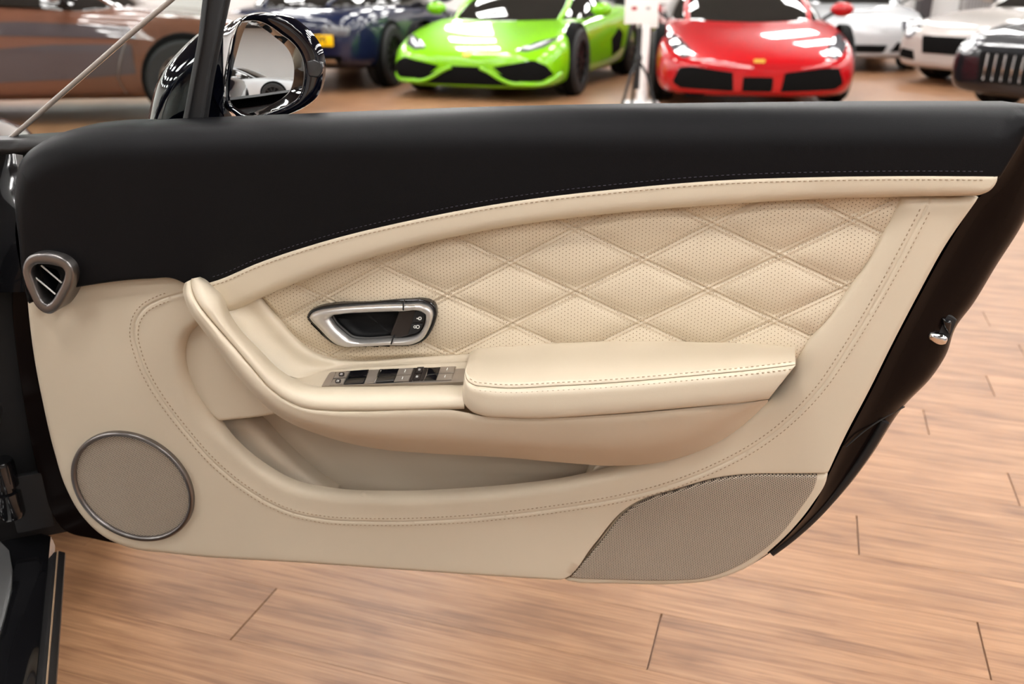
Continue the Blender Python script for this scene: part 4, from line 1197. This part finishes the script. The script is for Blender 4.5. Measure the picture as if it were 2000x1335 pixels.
def car(name, label, loc, heading, paintmat, kind='coupe', rimmat=None, sz=1.0, group=None, spokes=10, caliper=None, wheels=(0, 1, 2, 3), mirrors=True, wb=None):
    root = empty(name, (loc[0], loc[1], 0), math.atan2(heading[1], heading[0]))
    tag(root, label, 'car', group)
    bt, gt = (SUPER, SUPER_G) if kind == 'super' else (COUPE, COUPE_G)
    zz = lambda z: z * sz
    body = cage('body', [body_section(x, w, zz(a), zz(b), zz(c), zz(d)) for x, w, a, b, c, d in bt], paintmat, root)
    gh = cage('cabin_glass', [[(x, w0, zz(z0) - .03), (x, w0 * .99, zz(z0) + .02), (x, (w0 + w1) / 2 + .02, (zz(z0) + zz(z1)) / 2), (x, w1, zz(z1) - .035 * sz), (x, w1 * .55, zz(z1)), (x, 0, zz(z1) + .008)] for x, w0, z0, w1, z1 in gt], M['glass_dark'], root, 2, True)
    bvh = bake(body); gvh = bake(gh)
    # roof skin and pillars follow the cabin
    xs = [g[0] for g in gt]
    x_a, x_b = xs[2] + .06, xs[3] - .25
    rp = [(x_a, -gt[2][3] * .98), (x_a + .04, 0), (x_a, gt[2][3] * .98), ((x_a + x_b) / 2, gt[3][3] * 1.02), (x_b, gt[3][3] * .98), (x_b, -gt[3][3] * .98), ((x_a + x_b) / 2, -gt[3][3] * 1.02)]
    decal('roof', rp, gvh, 'z', paintmat, root, .012, .08, depth=.02)
    for s in (-1, 1):
        pts = []
        for g in gt:
            x, w0, z0, w1, z1 = g
            z = zz(z1) - .03 * sz
            hit = gvh.find_nearest(Vector((x, s * (w1 + .01), z)))[0]
            pts.append(np.array(hit) + np.array([0, s * .004, .004]))
        tube('pillar', resample(crs(np.array(pts), 6), 30), .032, paintmat, root, 8, flat=.7)
    wx = (-.93, -3.55) if wb is None else wb
    r = .345
    for k in wheels:
        s = 1 if k % 2 == 0 else -1
        x = wx[k // 2]
        y = s * (.955 if kind == 'super' else .915)
        ar = lathe('wheel_arch', [(0, 0), (r + .03, 0), (r + .04, -.02 * s), (r + .045, -.10 * s)], M['intake'], root, 32, 'y')
        ar.location = (x, y + s * .012, r + .02)
        wheel_parts(root, (x, y - s * .085, r), r, .26, rimmat or M['rim_dark'], spokes, s, caliper)
    if mirrors:
        g = gt[1]
        for s in (-1, 1):
            bm = bmesh.new()
            bmesh.ops.create_uvsphere(bm, u_segments=16, v_segments=10, radius=1, matrix=Matrix.Translation((g[0] - .12, s * (g[1] + .20), zz(g[2]) + .12)) @ Matrix.Diagonal((.075, .125, .075, 1)))
            mm = mkbm('door_mirror', bm, paintmat, root)
            tube('mirror_stalk', [(g[0] - .08, s * (g[1] + .0), zz(g[2]) + .02), (g[0] - .1, s * (g[1] + .10), zz(g[2]) + .08), (g[0] - .1, s * (g[1] + .16), zz(g[2]) + .1)], .02, M['matt_black'], mm, 6)
    return root, bvh, gvh


# --- green supercar
root, bv, gv = car('sports_car', 'lime green supercar with angular black front intakes', (-0.48, 9.6), (-0.33, -0.944), paint('lime green paint', (0.20, 0.53, 0.004)), 'super', caliper=M['caliper'])
g_paint = root.children[0].data.materials[0]
decal('front_splitter', [(-.62, .12), (.62, .12), (.56, .22), (.34, .275), (.2, .34), (-.2, .34), (-.34, .275), (-.56, .22)], bv, 'x', M['intake'], root, .004)
for m_ in (lambda p: p, mir):
    decal('intake', m_([(.30, .34), (.40, .26), (.52, .205), (.80, .205), (.90, .27), (.84, .36), (.72, .415), (.5, .375)]), bv, 'x', M['intake'], root, .006)
    hl = decal('headlight', m_([(.50, .50), (.62, .485), (.78, .53), (.87, .62), (.80, .61), (.66, .575)]), bv, 'x', M['lamp_glass'], root, .006)
    decal('light_bar', m_([(.55, .52), (.64, .515), (.74, .555), (.80, .60), (.73, .575), (.64, .54), (.56, .535)]), bv, 'x', M['drl'], hl, .012, .02)
for s in (-1, 1):
    pts = []
    for y, z in ((.16, .33), (.26, .29), (.36, .235), (.48, .185), (.62, .178), (.80, .180), (.88, .215), (.93, .27)):
        h_ = bv.ray_cast(Vector((8, s * y, z)), Vector((-1, 0, 0)))[0] or bv.find_nearest(Vector((-.2, s * y, z)))[0]
        pts.append(np.array(h_) + np.array([.012, 0, 0]))
    tube('front_strake', resample(crs(np.array(pts), 5), 30), .020, g_paint, root, 8)
decal('badge', [(-.04, .43), (.04, .43), (.045, .49), (0, .5), (-.045, .49)], bv, 'x', M['gold'], root, .006, .02)
decal('side_intake', [(-2.9, .35), (-2.55, .30), (-2.45, .5), (-2.8, .62), (-3.0, .55)], bv, 'y', M['intake'], root, .006, side=1)

# --- red supercar
root, bv, gv = car('sports_car', 'bright red supercar with wide black grilles facing the camera', (2.33, 8.75), (-0.13, -0.9915), paint('red paint', (0.40, 0.003, 0.006)), 'super', sz=1.02)
r_paint = root.children[0].data.materials[0]
for m_ in (lambda p: p, mir):
    decal('intake', m_([(.22, .175), (.72, .20), (.80, .25), (.74, .39), (.62, .40), (.24, .35)]), bv, 'x', M['intake'], root, .006)
    hl = decal('headlight', m_([(.58, .50), (.72, .47), (.80, .53), (.90, .64), (.86, .70), (.74, .64)]), bv, 'x', M['lamp_glass'], root, .006)
    decal('light_bar', m_([(.62, .51), (.70, .50), (.76, .55), (.70, .57)]), bv, 'x', M['drl'], hl, .012, .02)
decal('centre_grille', [(-.14, .175), (.14, .175), (.14, .31), (-.14, .31)], bv, 'x', M['intake'], root, .006)
decal('badge', [(-.05, .44), (.05, .44), (.055, .47), (-.055, .47)], bv, 'x', M['gold'], root, .006, .02)
decal('front_lip', [(-.66, .115), (.66, .115), (.72, .15), (-.72, .15)], bv, 'x', M['intake'], root, .005)

# --- white coupe behind the red one
white = paint('white paint', (0.50, 0.51, 0.52))
root, bv, gv = car('sports_car', 'white coupe parked behind the red supercar', (4.75, 12.8), (-0.2, -0.98), white, 'coupe')
for m_ in (lambda p: p, mir):
    hl = decal('headlight', m_([(.62 + .11 * math.cos(t), .60 + .10 * math.sin(t)) for t in np.linspace(0, 2 * math.pi, 16, endpoint=False)]), bv, 'x', M['lamp_glass'], root, .008, .03)
    decal('light_bar', m_([(.62 + .05 * math.cos(t), .60 + .05 * math.sin(t)) for t in np.linspace(0, 2 * math.pi, 10, endpoint=False)]), bv, 'x', M['drl'], hl, .014, .02)
    decal('intake', m_([(.40, .27), (.78, .29), (.72, .40), (.48, .40)]), bv, 'x', M['intake'], root)
decal('centre_grille', [(-.32, .26), (.32, .26), (.36, .36), (-.36, .36)], bv, 'x', M['intake'], root)
decal('front_lip', [(-.64, .18), (.64, .18), (.66, .215), (-.66, .215)], bv, 'x', M['intake'], root, .005)

# --- pearl car at the right, half hidden by the black one
pearl = paint('pearl white paint', (0.46, 0.42, 0.39))
root, bv, gv = car('saloon_car', 'pearl white car at right, half hidden behind the black car', (5.1, 10.95), (-0.9, -0.436), pearl, 'coupe')
for m_ in (lambda p: p, mir):
    hl = decal('headlight', m_([(.62 + .10 * math.cos(t), .60 + .09 * math.sin(t)) for t in np.linspace(0, 2 * math.pi, 16, endpoint=False)]), bv, 'x', M['lamp_glass'], root, .008, .03)
    decal('light_bar', m_([(.62 + .05 * math.cos(t), .60 + .05 * math.sin(t)) for t in np.linspace(0, 2 * math.pi, 10, endpoint=False)]), bv, 'x', M['drl'], hl, .014, .02)
    decal('intake', m_([(.46, .27), (.76, .30), (.70, .40), (.50, .38)]), bv, 'x', M['intake'], root)
decal('radiator_grille', [(-.36, .36), (.36, .36), (.40, .56), (-.40, .56)], bv, 'x', M['intake'], root)

# --- black car at the far right
black = paint('black paint', (0.006, 0.006, 0.008))
root, bv, gv = car('saloon_car', 'glossy black car at the far right edge', (4.45, 8.1), (-0.9, -0.436), black, 'coupe', rimmat=M['rim_dark'])
for m_ in (lambda p: p, mir):
    hl = decal('headlight', m_([(.62 + .12 * math.cos(t), .60 + .08 * math.sin(t)) for t in np.linspace(0, 2 * math.pi, 16, endpoint=False)]), bv, 'x', M['lamp_glass'], root, .008, .03)
    decal('light_bar', m_([(.62 + .05 * math.cos(t), .60 + .05 * math.sin(t)) for t in np.linspace(0, 2 * math.pi, 10, endpoint=False)]), bv, 'x', M['drl'], hl, .014, .02)
gq = decal('radiator_grille', [(-.42, .30), (.42, .30), (.46, .56), (-.46, .56)], bv, 'x', M['intake'], root)
for k in range(9):
    y = -.36 + .09 * k
    h_ = [bv.ray_cast(Vector((8, y, z)), Vector((-1, 0, 0)))[0] for z in (.32, .43, .545)]
    tube('grille_bar', [np.array(q) + (.012, 0, 0) for q in h_], .008, M['chrome'], gq, 6)

# --- dark blue car seen from behind, with the yellow plate
blue = paint('dark blue paint', (0.006, 0.010, 0.035))
root, bv, gv = car('coupe', 'dark blue car with a yellow rear plate behind the wing mirror', (-1.10, 14.2), (0.36, 0.933), blue, 'coupe', caliper=M['caliper'])
root.location = (-2.55 + .25 * 4.55, 10.3 + .968 * 4.55, 0); root.rotation_euler.z = math.atan2(.968, .25)
tl = [(.50, .62), (.78, .60), (.80, .70), (.52, .72)]
for m_ in (lambda p: p, mir):
    decal('tail_lamp', m_(tl), bv, 'x', M['lamp_glass'], root, .006, side=-1)
    decal('exhaust_trim', m_([(.42, .30), (.62, .30), (.62, .36), (.42, .36)]), bv, 'x', M['chrome'], root, .01, side=-1)
decal('diffuser', [(-.66, .27), (.66, .27), (.70, .40), (-.70, .40)], bv, 'x', M['intake'], root, .004, side=-1)
PY = -.38
hit = bv.ray_cast(Vector((-8, PY, .54)), Vector((1, 0, 0)))[0]
np_ = box('number_plate', (hit.x - .022, PY, .56), (.012, .52, .115), M['yellow'], root, .004)
cu = bpy.data.curves.new('plate_text', 'FONT'); cu.body = 'E11 TM'; cu.size = .115; cu.align_x = 'CENTER'; cu.align_y = 'CENTER'; cu.extrude = .002
to = bpy.data.objects.new('plate_text', cu); COL.objects.link(to)
dg = bpy.context.evaluated_depsgraph_get(); tm = bpy.data.meshes.new_from_object(to.evaluated_get(dg)); bpy.data.objects.remove(to)
tm.materials.append(M['plate_ink'])
to = bpy.data.objects.new('plate_text', tm); COL.objects.link(to); to.parent = np_
to.matrix_local = Matrix.Translation((hit.x - .030, PY, .56)) @ Matrix(((0, 0, -1, 0), (-1, 0, 0, 0), (0, 1, 0, 0), (0, 0, 0, 1)))

# --- brown two-tone car at the left
brown = paint('bronze brown paint', (0.115, 0.048, 0.028))
graph = paint('graphite paint', (0.055, 0.045, 0.048))
root, bv, gv = car('saloon_car', 'bronze brown car with a graphite flank behind the quarter glass', (-2.02, 9.0), (0.985, 0.17), brown, 'coupe', rimmat=M['rim_silver'], spokes=12, sz=1.1)
decal('flank_panel', [(-1.35, .42), (-1.35, .66), (-2.0, .66), (-2.8, .60), (-3.3, .50), (-3.2, .42), (-2.6, .36), (-1.9, .38)], bv, 'y', graph, root, .006, .06, side=-1, depth=.012)
decal('upper_panel', [(-1.3, .70), (-2.2, .73), (-3.9, .76), (-3.9, .82), (-2.2, .84), (-1.35, .80)], bv, 'y', graph, root, .006, .06, side=-1, depth=.012)
tube('door_line', [np.array(bv.ray_cast(Vector((x, -4, z)), Vector((0, 1, 0)))[0]) + (0, -.004, 0) for x, z in ((-1.42, .78), (-1.40, .66), (-1.46, .52), (-1.5, .38), (-1.46, .26))], .008, M['satin_dark'], root, 6)
decal('sill_blade', [(-1.4, .20), (-3.1, .20), (-3.1, .25), (-1.4, .25)], bv, 'y', graph, root, .012, .06, side=-1, depth=.02)

# --- white coupe behind the camera, seen in the wing mirror
root, bv, gv = car('sports_car', 'white coupe reflected in the wing mirror glass', (3.5, -5.0), (0.80, 0.60), white, 'coupe')
for m_ in (lambda p: p, mir):
    hl = decal('headlight', m_([(.62 + .11 * math.cos(t), .60 + .10 * math.sin(t)) for t in np.linspace(0, 2 * math.pi, 16, endpoint=False)]), bv, 'x', M['lamp_glass'], root, .008, .03)
    decal('intake', m_([(.40, .27), (.78, .29), (.72, .40), (.48, .40)]), bv, 'x', M['intake'], root)

# --- dark car in the gap behind
root, bv, gv = car('coupe', 'dark grey car at the back, in the gap behind the sign stand', (3.6, 16.6), (0.98, 0.1), paint('dark grey paint', (0.03, 0.03, 0.033)), 'coupe')
root, bv, gv = car('coupe', 'black car at the back left beyond the brown one', (-5.6, 12.6), (0.9, -0.43), black, 'coupe')

# ------------------------------------------------------------------ stands and fittings of the showroom
tp_ = ground(1242, 216)
sg = empty('sign_stand', (tp_[0], tp_[1], 0), .1)
tag(sg, 'black tripod stand holding a small white notice board', 'sign stand')
for a in (210, 330, 90):
    c, s = math.cos(math.radians(a)), math.sin(math.radians(a))
    tube('leg', [(0, 0, .46), (.09 * c, .09 * s, .34), (.20 * c, .20 * s, .012)], .014, M['matt_black'], sg, 8)
lathe('post', [(0, .20), (.022, .20), (.022, .45), (.035, .46), (.035, .50), (.022, .52), (.022, .74), (.012, .75), (.012, .80), (0, .80)], M['matt_black'], sg, 16, 'z')
wp = noise_tint(pmat('white board', (.78, .77, .76), .5), 5, .02)
bd = box('notice_board', (0, -.02, .91), (.31, .02, .25), wp, sg, .006)
box('printed_mark', (-.07, -.031, .92), (.05, .002, .03), pmat('red print', (.4, .05, .06), .6), bd)
box('printed_mark', (.06, -.031, .92), (.04, .002, .02), pmat('grey print', (.25, .25, .26), .6), bd)
st_ = empty('queue_post', (tp_[0] + .12, tp_[1] + .5, 0))
tag(st_, 'slim white post on a white foot plate beside the tripod', 'post')
lathe('column', [(0, .02), (.05, .02), (.05, .82), (.045, .84), (0, .85)], wp, st_, 20, 'z')
box('foot_plate', (0, 0, .012), (.34, .30, .024), wp, st_, .006)
box('head', (.02, 0, .80), (.20, .06, .14), wp, st_, .01)

# right rear: dark column, louvred heater, orange-brown cabinet, all against the white wall
cp = at_depth(1808, 10, Y1 - .3)
o = empty('column', (cp[0], Y1 - .2, 0)); tag(o, 'dark grey square column against the white rear wall', 'column')
box('shaft', (0, 0, ZC / 2), (.26, .26, ZC - .02), noise_tint(pmat('charcoal paint', (.06, .055, .06), .5), 5, .1), o, .01)
box('plinth', (0, 0, .06), (.32, .30, .12), M['matt_black'], o, .006)
hp = at_depth(1920, 10, Y1 - .3)
o = empty('heater', (hp[0], Y1 - .15, 0)); tag(o, 'grey louvred heater on the rear wall', 'heater')
gm = noise_tint(pmat('grey metal case', (.42, .41, .41), .45), 6, .04)
box('case', (0, .02, .95), (.78, .22, .9), gm, o, .01); box('base', (0, .02, .25), (.7, .18, .5), gm, o, .01)
for k in range(10): box('louvre', (-.32 + .07 * k, -.10, .95), (.02, .03, .74), noise_tint(pmat('louvre grey', (.25, .24, .24), .4), 8, .05) if k == 0 else bpy.data.materials['louvre grey'], o, .003)
kp = at_depth(2010, 10, Y1 - .4)
o = empty('cabinet', (kp[0] + .45, Y1 - .25, 0)); tag(o, 'orange-brown wooden cabinet at the right against the rear wall', 'cabinet')
om = noise_tint(pmat('orange wood veneer', (.46, .22, .06), .4), 5, .15)
box('carcass', (0, 0, .7), (1.0, .4, 1.4), om, o, .008)
for s in (-1, 1):
    dr = box('door', (s * .25, -.21, .72), (.48, .02, 1.3), om, o, .004); box('knob', (s * .06, -.23, .75), (.02, .02, .1), M['satin'], dr, .004)
# shop window slit in the wall behind the camera (seen in the mirror)
wf = tag(box('window_1', (1.0, Y0 + .01, 1.5), (.9, .06, 1.9), M['matt_black'], None, .01), kind='structure')
box('pane', (1.0, Y0 + .045, 1.5), (.8, .01, 1.8), M['glass_dark'], wf)
